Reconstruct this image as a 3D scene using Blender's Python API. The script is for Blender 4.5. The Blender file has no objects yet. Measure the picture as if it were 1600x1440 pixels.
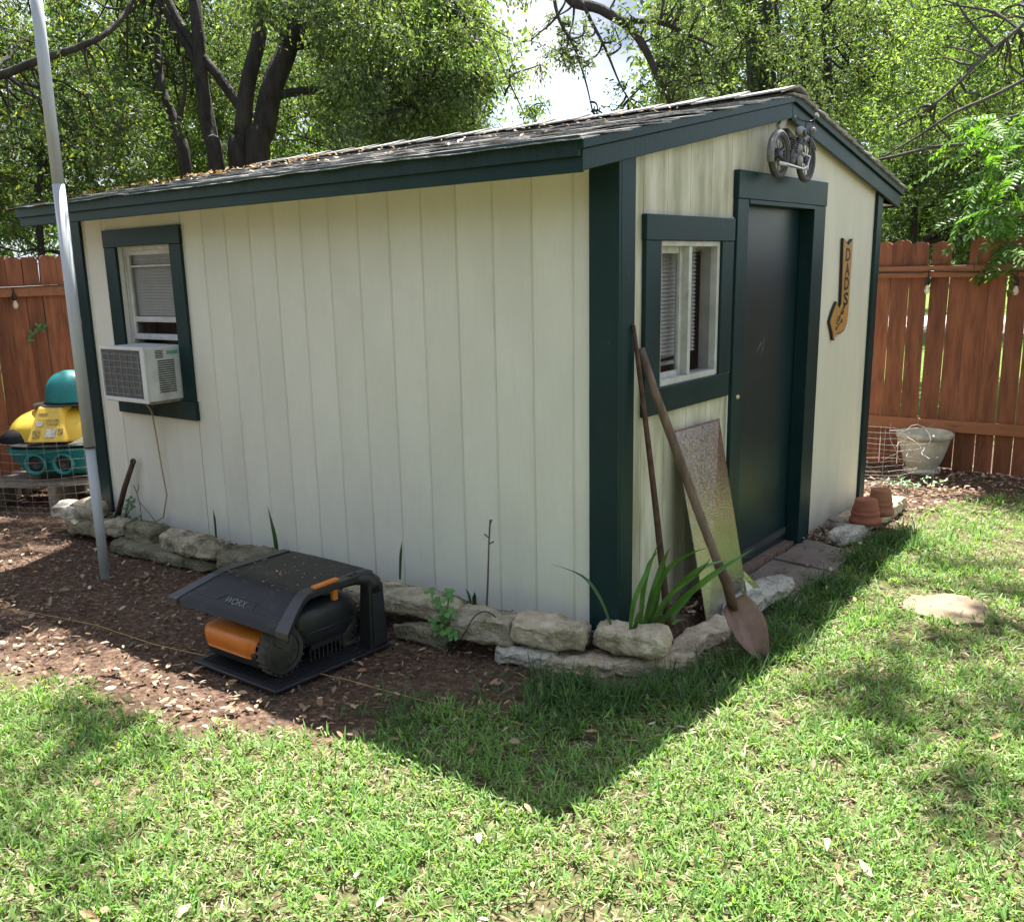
import bpy, math, random
import numpy as np
from mathutils import Vector, Matrix, noise, Quaternion
random.seed(7)
RNG = np.random.default_rng(7)
SC = bpy.context.scene
COL = SC.collection

# ------------------------------------------------------------ camera
CAM = Vector((1.9815, -3.311, 1.4913))
FPX, CX, CY = 1493.0, 762.0, 777.1
def _basis(yaw, pitch, roll):
    f = Vector((-math.sin(yaw)*math.cos(pitch), math.cos(yaw)*math.cos(pitch), -math.sin(pitch)))
    r = Vector((math.cos(yaw), math.sin(yaw), 0)); u = r.cross(f)
    c, s = math.cos(roll), math.sin(roll)
    return c*r+s*u, -s*r+c*u, f
RT, UP, FW = _basis(0.6758, 0.23376, -0.02639)
cam = bpy.data.cameras.new('camera'); camo = bpy.data.objects.new('camera', cam); COL.objects.link(camo)
m = Matrix((RT, UP, -FW)).transposed().to_4x4(); m.translation = CAM
camo.matrix_world = m
cam.sensor_width = 36; cam.lens = FPX/1600*36
cam.shift_x = (800-CX)/1600; cam.shift_y = (CY-720)/1600
cam.clip_start = 0.05; cam.clip_end = 500
SC.camera = camo
SC.render.engine = 'CYCLES'
SC.render.resolution_x = 1024; SC.render.resolution_y = 921
SC.cycles.max_bounces = 6; SC.cycles.transparent_max_bounces = 6
SC.view_settings.view_transform = 'Standard'; SC.view_settings.look = 'None'
SC.view_settings.gamma = 1; SC.view_settings.use_curve_mapping = False
SC.view_settings.exposure = 2.02

# ------------------------------------------------------------ sky and sun
SUN = Vector((-0.465, 0.838, 2.09)).normalized()
EL = math.asin(SUN.z); AZ = math.atan2(SUN.x, SUN.y)
w = bpy.data.worlds.new('World'); SC.world = w; w.use_nodes = True
nt = w.node_tree; nt.nodes.clear()
def N(t, nt_, **k):
    n = nt_.nodes.new(t)
    for a, b in k.items(): setattr(n, a, b)
    return n
sky = N('ShaderNodeTexSky', nt, sky_type='NISHITA', sun_disc=False, sun_elevation=EL, sun_rotation=AZ)
sky.air_density = 1.0; sky.dust_density = 1.2
bg = N('ShaderNodeBackground', nt); bg.inputs[1].default_value = 0.083
outw = N('ShaderNodeOutputWorld', nt)
tc = N('ShaderNodeTexCoord', nt); mp = N('ShaderNodeMapping', nt); mp.inputs['Scale'].default_value = (1, 1, 2.2)
mp.inputs['Location'].default_value = (0.75, 0.1, 0.2)
ns = N('ShaderNodeTexNoise', nt); ns.inputs['Scale'].default_value = 2.6; ns.inputs['Detail'].default_value = 8; ns.inputs['Roughness'].default_value = .55
rp = N('ShaderNodeValToRGB', nt); rp.color_ramp.elements[0].position = .40; rp.color_ramp.elements[1].position = .53
ns2 = N('ShaderNodeTexNoise', nt); ns2.inputs['Scale'].default_value = 7; ns2.inputs['Detail'].default_value = 6
rc = N('ShaderNodeValToRGB', nt); rc.color_ramp.elements[0].color = (1.5, 1.85, 2.5, 1); rc.color_ramp.elements[1].color = (3.6, 3.75, 3.95, 1)
rc.color_ramp.elements[0].position = .35; rc.color_ramp.elements[1].position = .6
mx = N('ShaderNodeMix', nt, data_type='RGBA')
L = nt.links.new
L(tc.outputs['Generated'], mp.inputs[0]); L(mp.outputs[0], ns.inputs['Vector']); L(mp.outputs[0], ns2.inputs['Vector'])
L(ns.outputs['Fac'], rp.inputs[0]); L(ns2.outputs['Fac'], rc.inputs[0]); L(rp.outputs[0], mx.inputs[0])
L(sky.outputs[0], mx.inputs[6]); L(rc.outputs[0], mx.inputs[7]); L(mx.outputs[2], bg.inputs[0]); L(bg.outputs[0], outw.inputs[0])
sl = bpy.data.lights.new('sun', 'SUN'); sl.energy = 5.0; sl.angle = math.radians(.53); sl.color = (1, .955, .88)
so = bpy.data.objects.new('sun', sl); COL.objects.link(so); so.rotation_euler = SUN.to_track_quat('Z', 'Y').to_euler(); so.location = (-5, 8, 20)

# ------------------------------------------------------------ helpers
def ray(px, py): return FW + RT*((px-CX)/FPX) + UP*((CY-py)/FPX)
def at(px, py, d): return CAM + ray(px, py)*d
def GZ(px, py, z=-.15): r = ray(px, py); return CAM + r*((z-CAM.z)/r.z)
def GX(px, py, x=0): r = ray(px, py); return CAM + r*((x-CAM.x)/r.x)
def GY(px, py, y=0): r = ray(px, py); return CAM + r*((y-CAM.y)/r.y)
def V(*a): return Vector(a)
def lerp(a, b, t): return a+(b-a)*t
R = math.radians

def smooth(pts, k=5):
    q_ = []
    for i in range(len(pts)-1):
        a, b = pts[i], pts[i+1]; p_, n2 = pts[max(i-1, 0)], pts[min(i+2, len(pts)-1)]
        for j in range(k):
            t = j/k; q_.append(.5*((2*a)+(b-p_)*t+(2*p_-5*a+4*b-n2)*t*t+(3*a-p_-3*b+n2)*t**3))
    return q_+[pts[-1]]

class MB:
    def __init__(s): s.v = []; s.f = []; s.uv = None
    def add(s, vs, fs):
        o = len(s.v); s.v += [Vector(p) for p in vs]; s.f += [tuple(i+o for i in f) for f in fs]; return s
    def box(s, a, b):
        x0, y0, z0 = a; x1, y1, z1 = b
        return s.add([(x0,y0,z0),(x1,y0,z0),(x1,y1,z0),(x0,y1,z0),(x0,y0,z1),(x1,y0,z1),(x1,y1,z1),(x0,y1,z1)],
              [(3,2,1,0),(4,5,6,7),(0,1,5,4),(1,2,6,5),(2,3,7,6),(3,0,4,7)])
    def hexa(s, p):
        return s.add(p, [(3,2,1,0),(4,5,6,7),(0,1,5,4),(1,2,6,5),(2,3,7,6),(3,0,4,7)])
    def prism(s, poly, ext):            # closed polygon (list of Vector) + extrusion vector
        n = len(poly); ext = Vector(ext)
        vs = [Vector(p) for p in poly] + [Vector(p)+ext for p in poly]
        return s.add(vs, [tuple(range(n-1, -1, -1)), tuple(range(n, 2*n))] + [(i, (i+1) % n, n+(i+1) % n, n+i) for i in range(n)])
    def tube(s, pts, r, n=8, cap=True):
        pts = [Vector(p) for p in pts]
        rr = r if isinstance(r, (list, tuple)) else [r]*len(pts)
        vs = []; prev = None
        for i, p in enumerate(pts):
            d = (pts[min(i+1, len(pts)-1)] - pts[max(i-1, 0)]).normalized()
            if prev is None: a = d.orthogonal().normalized()
            else:
                a = prev - d*prev.dot(d)
                a = a.normalized() if a.length > 1e-5 else d.orthogonal().normalized()
            prev = a; b = d.cross(a)
            for k in range(n):
                t = 2*math.pi*k/n
                vs.append(p + (a*math.cos(t)+b*math.sin(t))*rr[i])
        fs = []
        for i in range(len(pts)-1):
            for k in range(n):
                fs.append((i*n+k, i*n+(k+1) % n, (i+1)*n+(k+1) % n, (i+1)*n+k))
        if cap: fs += [tuple(range(n-1, -1, -1)), tuple((len(pts)-1)*n+k for k in range(n))]
        return s.add(vs, fs)
    def lathe(s, prof, c, n=24, ax=None, sc=(1, 1)):   # prof [(r,z)] around axis z at c
        M = Matrix.Identity(3) if ax is None else Vector((0, 0, 1)).rotation_difference(Vector(ax)).to_matrix()
        vs = []
        for r_, z_ in prof:
            for k in range(n):
                t = 2*math.pi*k/n
                vs.append(Vector(c)+M @ Vector((r_*math.cos(t)*sc[0], r_*math.sin(t)*sc[1], z_)))
        fs = []
        for i in range(len(prof)-1):
            for k in range(n):
                fs.append((i*n+k, i*n+(k+1) % n, (i+1)*n+(k+1) % n, (i+1)*n+k))
        return s.add(vs, fs)
    def torus(s, c, ax, R_, r_, n=28, m_=8):
        q = Vector((0, 0, 1)).rotation_difference(Vector(ax)).to_matrix()
        vs = []; fs = []
        for i in range(n):
            a = 2*math.pi*i/n
            for j in range(m_):
                b = 2*math.pi*j/m_
                vs.append(Vector(c)+q @ Vector(((R_+r_*math.cos(b))*math.cos(a), (R_+r_*math.cos(b))*math.sin(a), r_*math.sin(b))))
        for i in range(n):
            for j in range(m_):
                fs.append((i*m_+j, ((i+1) % n)*m_+j, ((i+1) % n)*m_+(j+1) % m_, i*m_+(j+1) % m_))
        return s.add(vs, fs)
    def grid(s, fn, nu, nv):
        vs = [fn(i/nu, j/nv) for j in range(nv+1) for i in range(nu+1)]
        return s.add(vs, [(j*(nu+1)+i, j*(nu+1)+i+1, (j+1)*(nu+1)+i+1, (j+1)*(nu+1)+i) for j in range(nv) for i in range(nu)])
    def ribbon(s, pts, ws, side):
        vs = []
        pts = [Vector(p) for p in pts]
        for i, p in enumerate(pts):
            d = (pts[min(i+1, len(pts)-1)] - pts[max(i-1, 0)]).normalized()
            a = Vector(side) - d*Vector(side).dot(d); a.normalize(); up = a.cross(d)*ws[i]*.35
            vs += [p-a*ws[i]+up, p, p+a*ws[i]+up]
        fs = []
        for i in range(len(pts)-1):
            b = i*3
            fs += [(b, b+1, b+4, b+3), (b+1, b+2, b+5, b+4)]
        return s.add(vs, fs)

def rootloc(p):
    o = Vector((0, 0, 0))
    while p is not None: o += p.location; p = p.parent
    return o
def mesh_obj(name, mb, mat, parent=None, smooth=False, bevel=0):
    o0 = rootloc(parent)
    me = bpy.data.meshes.new(name)
    me.from_pydata([tuple(v-o0) for v in mb.v], [], mb.f)
    me.materials.append(mat)
    if smooth: me.polygons.foreach_set('use_smooth', [True]*len(me.polygons))
    o = bpy.data.objects.new(name, me); COL.objects.link(o)
    if parent is not None: o.parent = parent
    if bevel:
        md = o.modifiers.new('bevel', 'BEVEL'); md.width = bevel; md.segments = 2; md.limit_method = 'ANGLE'; md.angle_limit = R(40)
    return o
part = mesh_obj
def tag(o, label, cat, group=None):
    o['label'] = label; o['category'] = cat
    if group: o['group'] = group
    return o
def thing(name, loc, label, cat, group=None):
    o = bpy.data.objects.new(name, None); COL.objects.link(o); o.location = loc; o.empty_display_size = .1
    return tag(o, label, cat, group)
def structure(name, mb, mat, smooth=False):
    o = mesh_obj(name, mb, mat, None, smooth); o['kind'] = 'structure'; return o
def np_mesh(name, verts, faces, mat, cols=None, parent=None, smooth=False):
    """verts (n,3); faces (m,k) same size; cols (n,3)"""
    me = bpy.data.meshes.new(name)
    o0 = np.array(rootloc(parent)); verts = verts - o0
    n, (m_, k) = len(verts), faces.shape
    me.vertices.add(n); me.vertices.foreach_set('co', verts.astype(np.float32).ravel())
    me.loops.add(m_*k); me.loops.foreach_set('vertex_index', faces.astype(np.int32).ravel())
    me.polygons.add(m_); me.polygons.foreach_set('loop_start', np.arange(0, m_*k, k, dtype=np.int32))
    me.polygons.foreach_set('loop_total', np.full(m_, k, dtype=np.int32))
    if smooth: me.polygons.foreach_set('use_smooth', np.ones(m_, dtype=bool))
    me.update(calc_edges=True)
    if cols is not None:
        a = me.attributes.new('tint', 'FLOAT_COLOR', 'POINT')
        c4 = np.ones((n, 4), dtype=np.float32); c4[:, :3] = cols; a.data.foreach_set('color', c4.ravel())
    me.materials.append(mat)
    o = bpy.data.objects.new(name, me); COL.objects.link(o)
    if parent is not None: o.parent = parent
    return o

# ------------------------------------------------------------ materials
def newmat(name):
    m_ = bpy.data.materials.new(name); m_.use_nodes = True
    t = m_.node_tree; b = t.nodes['Principled BSDF']; return m_, t, b
def mat(name, c1, c2=None, scale=8, stretch=(1, 1, 1), rough=.6, metal=0, bump=.0, var=.0, bscale=None, lo=.35, hi=.65,
        c3=None, s3=2.5, lo3=.55, hi3=.7, spec=.5, bdist=.01, rvar=0, alpha=None, trans=0):
    m_, t, b = newmat(name); L = t.links.new
    tc = N('ShaderNodeTexCoord', t); mp = N('ShaderNodeMapping', t); mp.inputs['Scale'].default_value = stretch
    oi = N('ShaderNodeObjectInfo', t); ml = N('ShaderNodeVectorMath', t, operation='SCALE'); ml.inputs['Scale'].default_value = 37.0
    cb = N('ShaderNodeCombineXYZ', t)
    for i in range(3): L(oi.outputs['Random'], cb.inputs[i])
    L(cb.outputs[0], ml.inputs[0])
    ad = N('ShaderNodeVectorMath', t, operation='ADD'); L(tc.outputs['Object'], mp.inputs[0]); L(mp.outputs[0], ad.inputs[0]); L(ml.outputs[0], ad.inputs[1])
    nz = N('ShaderNodeTexNoise', t); nz.inputs['Scale'].default_value = scale; nz.inputs['Detail'].default_value = 7; nz.inputs['Roughness'].default_value = .62
    L(ad.outputs[0], nz.inputs['Vector'])
    b.inputs['Roughness'].default_value = rough; b.inputs['Metallic'].default_value = metal
    b.inputs['Specular IOR Level'].default_value = spec
    b.inputs['Base Color'].default_value = (*c1, 1)
    if c2 is not None:
        cr = N('ShaderNodeValToRGB', t); e = cr.color_ramp.elements
        e[0].position = lo; e[1].position = hi; e[0].color = (*c1, 1); e[1].color = (*c2, 1)
        L(nz.outputs['Fac'], cr.inputs[0]); src = cr.outputs[0]
        if c3 is not None:
            n3 = N('ShaderNodeTexNoise', t); n3.inputs['Scale'].default_value = s3; n3.inputs['Detail'].default_value = 8; n3.inputs['Roughness'].default_value = .65
            L(ad.outputs[0], n3.inputs['Vector'])
            r3 = N('ShaderNodeMapRange', t); r3.inputs[1].default_value = lo3; r3.inputs[2].default_value = hi3; L(n3.outputs['Fac'], r3.inputs[0])
            mm = N('ShaderNodeMix', t, data_type='RGBA'); L(r3.outputs[0], mm.inputs[0]); L(src, mm.inputs[6]); mm.inputs[7].default_value = (*c3, 1)
            src = mm.outputs[2]
        if var:
            vr = N('ShaderNodeMapRange', t); vr.inputs[3].default_value = 1-var; vr.inputs[4].default_value = 1+var; L(oi.outputs['Random'], vr.inputs[0])
            vm = N('ShaderNodeVectorMath', t, operation='SCALE'); L(src, vm.inputs[0]); L(vr.outputs[0], vm.inputs['Scale']); src = vm.outputs[0]
        L(src, b.inputs['Base Color'])
    if rvar:
        rr = N('ShaderNodeMapRange', t); rr.inputs[3].default_value = rough-rvar; rr.inputs[4].default_value = rough+rvar
        L(nz.outputs['Fac'], rr.inputs[0]); L(rr.outputs[0], b.inputs['Roughness'])
    if bump:
        nb = N('ShaderNodeTexNoise', t); nb.inputs['Scale'].default_value = bscale or scale*3; nb.inputs['Detail'].default_value = 8; nb.inputs['Roughness'].default_value = .6
        L(ad.outputs[0], nb.inputs['Vector'])
        bm_ = N('ShaderNodeBump', t); bm_.inputs['Strength'].default_value = bump; bm_.inputs['Distance'].default_value = bdist
        L(nb.outputs['Fac'], bm_.inputs['Height']); L(bm_.outputs[0], b.inputs['Normal'])
    if trans: b.inputs['Transmission Weight'].default_value = trans
    if alpha is not None: b.inputs['Alpha'].default_value = alpha
    return m_
def leafmat(name, tr=.4, rough=.4, spec=.5, tg=(1.5, 1.6, .55)):
    m_, t, b = newmat(name); L = t.links.new
    at_ = N('ShaderNodeAttribute', t, attribute_name='tint')
    b.inputs['Roughness'].default_value = rough; b.inputs['Specular IOR Level'].default_value = spec
    L(at_.outputs['Color'], b.inputs['Base Color'])
    tl = N('ShaderNodeBsdfTranslucent', t)
    mu = N('ShaderNodeMix', t, data_type='RGBA', blend_type='MULTIPLY'); mu.inputs[0].default_value = 1; mu.inputs[7].default_value = (*tg, 1)
    L(at_.outputs['Color'], mu.inputs[6]); L(mu.outputs[2], tl.inputs['Color'])
    ms = N('ShaderNodeMixShader', t); ms.inputs[0].default_value = tr
    L(b.outputs[0], ms.inputs[1]); L(tl.outputs[0], ms.inputs[2]); L(ms.outputs[0], t.nodes['Material Output'].inputs[0])
    return m_

GREEN = (.012, .042, .043)
M = {}
M['green'] = mat('dark_green_paint', (.006, .024, .027), (.011, .036, .037), 5, (1, 1, .5), rough=.42, bump=.35, bscale=60, c3=(.05, .085, .08), s3=20, lo3=.66, hi3=.76, rvar=.1, bdist=.002, spec=.22)
M['green_up'] = mat('dark_green_trim_paint', (.006, .023, .026), (.010, .034, .035), 6, (8, 8, .8), rough=.45, bump=.4, bscale=22, c3=(.06, .09, .085), s3=22, lo3=.72, hi3=.8, bdist=.003, spec=.25)
M['door'] = mat('dark_green_door_paint', (.005, .020, .025), (.008, .028, .033), 3, rough=.34, bump=.15, bscale=90, c3=(.06, .075, .055), s3=2.2, lo3=.66, hi3=.85, rvar=.08, bdist=.002)
M['cream'] = mat('cream_siding_paint', (.66, .65, .565), (.74, .73, .64), 2.2, (1, 1, .5), rough=.62, bump=.0, var=.02)
M['cream2'] = mat('weathered_cream_paint', (.64, .61, .49), (.71, .68, .55), 3, (2, 2, .6), rough=.65, bump=.25, bscale=70, bdist=.002)
# wood emboss on siding
def siding(m_, amt=.5, stain=None):
    t = m_.node_tree; L = t.links.new; b = t.nodes['Principled BSDF']
    tc = N('ShaderNodeTexCoord', t); geo = N('ShaderNodeNewGeometry', t)
    mp = N('ShaderNodeMapping', t); mp.inputs['Scale'].default_value = (110, 110, 6); L(geo.outputs['Position'], mp.inputs[0])
    nz = N('ShaderNodeTexNoise', t); nz.inputs['Scale'].default_value = 1; nz.inputs['Detail'].default_value = 3; nz.inputs['Distortion'].default_value = .6
    L(mp.outputs[0], nz.inputs['Vector'])
    bp = N('ShaderNodeBump', t); bp.inputs['Strength'].default_value = amt; bp.inputs['Distance'].default_value = .004
    L(nz.outputs['Fac'], bp.inputs['Height']); L(bp.outputs[0], b.inputs['Normal'])
    src = b.inputs['Base Color'].links[0].from_socket
    def mixin(src, fac_sock, col):
        mm = N('ShaderNodeMix', t, data_type='RGBA'); L(fac_sock, mm.inputs[0]); L(src, mm.inputs[6]); mm.inputs[7].default_value = (*col, 1); return mm.outputs[2]
    # soil splash near the ground and mildew streaks
    sep = N('ShaderNodeSeparateXYZ', t); L(geo.outputs['Position'], sep.inputs[0])
    n2 = N('ShaderNodeTexNoise', t); n2.inputs['Scale'].default_value = 6; n2.inputs['Detail'].default_value = 6; L(geo.outputs['Position'], n2.inputs['Vector'])
    ma = N('ShaderNodeMath', t, operation='MULTIPLY_ADD'); ma.inputs[1].default_value = .35; L(n2.outputs['Fac'], ma.inputs[0]); L(sep.outputs['Z'], ma.inputs[2])
    mr = N('ShaderNodeMapRange', t); mr.inputs[1].default_value = .10; mr.inputs[2].default_value = .42; mr.inputs[3].default_value = .22; mr.inputs[4].default_value = 0
    L(ma.outputs[0], mr.inputs[0]); src = mixin(src, mr.outputs[0], (.36, .35, .31))
    if stain:
        y0, y1, z0, z1 = stain
        mp3 = N('ShaderNodeMapping', t); mp3.inputs['Scale'].default_value = (5, 9, 1.6); L(geo.outputs['Position'], mp3.inputs[0])
        n3 = N('ShaderNodeTexNoise', t); n3.inputs['Scale'].default_value = 1; n3.inputs['Detail'].default_value = 8; n3.inputs['Roughness'].default_value = .62; L(mp3.outputs[0], n3.inputs['Vector'])
        a = N('ShaderNodeMapRange', t); a.inputs[1].default_value = .38; a.inputs[2].default_value = .62; a.inputs[4].default_value = .85; L(n3.outputs['Fac'], a.inputs[0])
        c = N('ShaderNodeMapRange', t); c.inputs[1].default_value = y1; c.inputs[2].default_value = y1+.5; c.inputs[3].default_value = 1; c.inputs[4].default_value = 0; L(sep.outputs['Y'], c.inputs[0])
        d = N('ShaderNodeMath', t, operation='MULTIPLY'); L(a.outputs[0], d.inputs[0]); L(c.outputs[0], d.inputs[1])
        src = mixin(src, d.outputs[0], (.33, .32, .20))
    L(src, b.inputs['Base Color'])
siding(M['cream'], 1.0)
siding(M['cream2'], .12, (0, 1.2, 0, 3))
M['shingle'] = mat('asphalt_shingle', (.13, .125, .12), (.42, .41, .39), 55, rough=.8, bump=.8, bscale=160, c3=(.45, .43, .41), s3=4, lo3=.5, hi3=.7, bdist=.004, var=.22)  # weathered greys, lightened to stand in for the sun's glint on the roof
M['deck'] = mat('roof_plywood', (.06, .055, .05), (.1, .09, .08), 9, rough=.9)
M['alu'] = mat('galvanised_pole', (.36, .38, .41), (.46, .49, .52), 14, (1, 1, .2), rough=.65, metal=.08, bump=.12, bscale=60, rvar=.08, bdist=.002)
M['plate'] = mat('hammered_sheet_metal', (.50, .495, .485), (.58, .575, .56), 9, rough=.11, metal=1)
M['white'] = mat('aged_white_vinyl', (.42, .42, .39), (.58, .58, .55), 10, rough=.5, c3=(.25, .23, .19), s3=9, lo3=.6, hi3=.75)
M['acwhite'] = mat('painted_white_steel', (.60, .62, .62), (.72, .73, .72), 6, rough=.45, c3=(.40, .38, .33), s3=5, lo3=.58, hi3=.74)
M['acdark'] = mat('condenser_fins', (.07, .075, .08), (.13, .135, .14), 40, rough=.6, bump=.5, bscale=90)
M['blind'] = mat('window_blind', (.72, .72, .69), (.80, .80, .77), 8, rough=.6)
M['curtain'] = mat('brown_wood_inside', (.16, .095, .065), (.24, .15, .10), 12, rough=.7)
M['dark'] = mat('dark_interior', (.03, .03, .03), (.05, .05, .045), 5, rough=.9)
M['wood'] = mat('stained_cedar', (.17, .060, .031), (.31, .115, .056), 3.2, (6, 6, .9), rough=.72, bump=.5, bscale=20, c3=(.085, .034, .022), s3=3.0, lo3=.55, hi3=.75, bdist=.004, spec=.3, var=.28)
M['rail'] = mat('stained_cedar_rail', (.24, .095, .045), (.36, .15, .072), 3, (1, 6, 6), rough=.7, bump=.4, bscale=20, c3=(.12, .05, .03), s3=3, bdist=.003, spec=.3)
M['stone'] = mat('limestone', (.31, .265, .185), (.58, .51, .38), 16, rough=.95, bump=1, bscale=60, c3=(.12, .105, .065), s3=7, lo3=.5, hi3=.64, bdist=.03, var=.18)
M['stone_pale'] = mat('pale_limestone', (.52, .41, .27), (.78, .67, .50), 16, rough=.95, bump=1, bscale=60, c3=(.28, .24, .16), s3=6, lo3=.52, hi3=.68, bdist=.03)
M['stone_white'] = mat('white_limestone', (.50, .46, .38), (.70, .65, .55), 15, rough=.95, bump=1, bscale=60, c3=(.17, .15, .11), s3=8, lo3=.54, hi3=.68, bdist=.03)
M['stone_moss'] = mat('mossy_limestone', (.13, .125, .075), (.36, .32, .22), 16, rough=.95, bump=1, bscale=60, c3=(.07, .075, .035), s3=8, lo3=.52, hi3=.66, bdist=.03, var=.15)
M['paver'] = mat('brown_paver', (.14, .108, .085), (.205, .162, .13), 7, rough=.9, bump=.6, bscale=50, c3=(.15, .12, .10), s3=4, bdist=.005)
M['flag'] = mat('tan_flagstone', (.17, .122, .08), (.24, .18, .125), 8, rough=.9, bump=.6, bscale=40, c3=(.20, .14, .09), s3=5, bdist=.005)
M['terra'] = mat('terracotta', (.25, .075, .042), (.33, .115, .065), 7, rough=.8, bump=.2, bscale=80, c3=(.36, .17, .11), s3=6, lo3=.58, hi3=.75, bdist=.002)
M['terra2'] = mat('pale_terracotta', (.27, .105, .055), (.34, .15, .08), 7, rough=.85, c3=(.26, .14, .08), s3=6, lo3=.56, hi3=.75)
M['urn'] = mat('cast_stone_planter', (.44, .41, .33), (.58, .54, .44), 12, rough=.85, bump=.4, bscale=60, c3=(.22, .23, .18), s3=5, bdist=.004)
M['black'] = mat('black_plastic', (.014, .015, .017), (.022, .023, .026), 9, rough=.42, bump=.3, bscale=150, rvar=.1, bdist=.001)
M['blackdust'] = mat('dusty_black_plastic', (.006, .0065, .008), (.010, .010, .012), 5, rough=.45, spec=.3, bump=.2, bscale=180, c3=(.06, .048, .04), s3=9, lo3=.57, hi3=.8, rvar=.12, bdist=.001)
M['grey'] = mat('dark_grey_plastic', (.018, .020, .023), (.027, .029, .032), 9, rough=.4, bump=.2, bscale=150, bdist=.001)
M['orange'] = mat('orange_plastic', (.50, .13, .012), (.58, .17, .02), 6, rough=.42, c3=(.34, .13, .05), s3=8, lo3=.6, hi3=.8)
M['rubber'] = mat('dusty_rubber', (.02, .019, .017), (.055, .05, .042), 10, rough=.85, bump=.3, bscale=60, c3=(.10, .085, .065), s3=7, lo3=.55, hi3=.75, bdist=.003)
M['rust'] = mat('rusty_steel', (.055, .03, .022), (.12, .065, .045), 25, rough=.75, metal=.3, bump=.4, bscale=80, bdist=.002)
M['rustblade'] = mat('rusty_shovel_blade', (.16, .09, .075), (.24, .15, .125), 14, rough=.6, metal=.35, bump=.3, bscale=60, c3=(.09, .05, .04), s3=9, bdist=.002)
M['handle'] = mat('weathered_wood_handle', (.10, .065, .045), (.20, .14, .10), 6, (6, 6, .6), rough=.8, bump=.4, bscale=30, bdist=.002)
M['bark'] = mat('dark_bark', (.016, .014, .012), (.055, .048, .042), 9, (1, 1, .3), rough=.95, bump=1, bscale=24, bdist=.03)
M['bark2'] = mat('grey_bark', (.04, .036, .032), (.10, .09, .08), 9, (1, 1, .3), rough=.95, bump=1, bscale=24, bdist=.02)
M['silver'] = mat('pewter_ornament', (.06, .06, .064), (.17, .17, .18), 30, rough=.42, metal=.7, bump=.3, bscale=90, bdist=.002)
M['chrome'] = mat('worn_chrome', (.5, .5, .5), (.62, .62, .6), 20, rough=.3, metal=.9)
M['signbase'] = mat('black_sign_edge', (.012, .012, .012), rough=.5)
M['sign'] = mat('amber_sign_face', (.40, .20, .045), (.50, .26, .06), 9, rough=.5)
M['signbar'] = mat('brown_sign_lines', (.09, .035, .012), rough=.6)
M['letter'] = mat('black_letter', (.012, .010, .010), rough=.5)
M['teal'] = mat('faded_teal_plastic', (.008, .15, .16), (.012, .21, .21), 4, rough=.42, c3=(.06, .22, .20), s3=6)  # teal darkened to carry the shade on the hull
M['yellow'] = mat('faded_yellow_plastic', (.62, .40, .035), (.72, .50, .07), 4, rough=.45, c3=(.40, .28, .08), s3=7, lo3=.58, hi3=.78)
M['pale'] = mat('sun_bleached_plastic', (.66, .62, .5), rough=.5)
M['pallet'] = mat('grey_pallet_wood', (.17, .14, .11), (.30, .26, .21), 5, (2, 8, 8), rough=.9, bump=.5, bscale=20)
M['wire'] = mat('galvanised_wire', (.25, .235, .215), (.38, .355, .32), 20, rough=.6, metal=.3)
M['cordblk'] = mat('black_cord', (.012, .012, .012), rough=.5)
M['cordtan'] = mat('tan_cord', (.42, .32, .2), rough=.6)
M['cordyel'] = mat('yellow_guide_wire', (.45, .30, .10), rough=.6)
M['brass'] = mat('worn_brass', (.45, .36, .22), (.6, .5, .33), 30, rough=.4, metal=.7)
M['caulk'] = mat('white_bead', (.62, .62, .58), rough=.6)
M['twig'] = mat('grey_twig', (.10, .075, .055), (.16, .12, .09), 20, rough=.85)
M['leaf'] = leafmat('tree_leaf', .48, .5, .3)
M['grass'] = leafmat('grass_blade', .38, .5, .3, (1.4, 1.5, .6))
M['dry'] = leafmat('dry_leaf', .12, .7, .25, (1.2, 1.1, .8))
m_, t_, b_ = newmat('window_glass'); b_.inputs['Base Color'].default_value = (.02, .025, .025, 1); b_.inputs['Roughness'].default_value = .04
b_.inputs['Metallic'].default_value = 0; b_.inputs['Alpha'].default_value = .2; b_.inputs['Specular IOR Level'].default_value = .8; M['glass'] = m_
m_, t_, b_ = newmat('clear_bulb_glass'); b_.inputs['Base Color'].default_value = (.9, .8, .65, 1); b_.inputs['Roughness'].default_value = .08; b_.inputs['Alpha'].default_value = .55; M['bulb'] = m_
# hammered plate pattern
t_ = M['plate'].node_tree; b_ = t_.nodes['Principled BSDF']
tc_ = N('ShaderNodeTexCoord', t_); mp_ = N('ShaderNodeMapping', t_); mp_.inputs['Scale'].default_value = (75, 75, 28)
vo_ = N('ShaderNodeTexVoronoi', t_); vo_.feature = 'SMOOTH_F1'; bp_ = N('ShaderNodeBump', t_); bp_.inputs['Strength'].default_value = .28; bp_.inputs['Distance'].default_value = .006
t_.links.new(tc_.outputs['Object'], mp_.inputs[0]); t_.links.new(mp_.outputs[0], vo_.inputs['Vector']); t_.links.new(vo_.outputs['Distance'], bp_.inputs['Height']); t_.links.new(bp_.outputs[0], b_.inputs['Normal'])

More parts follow.
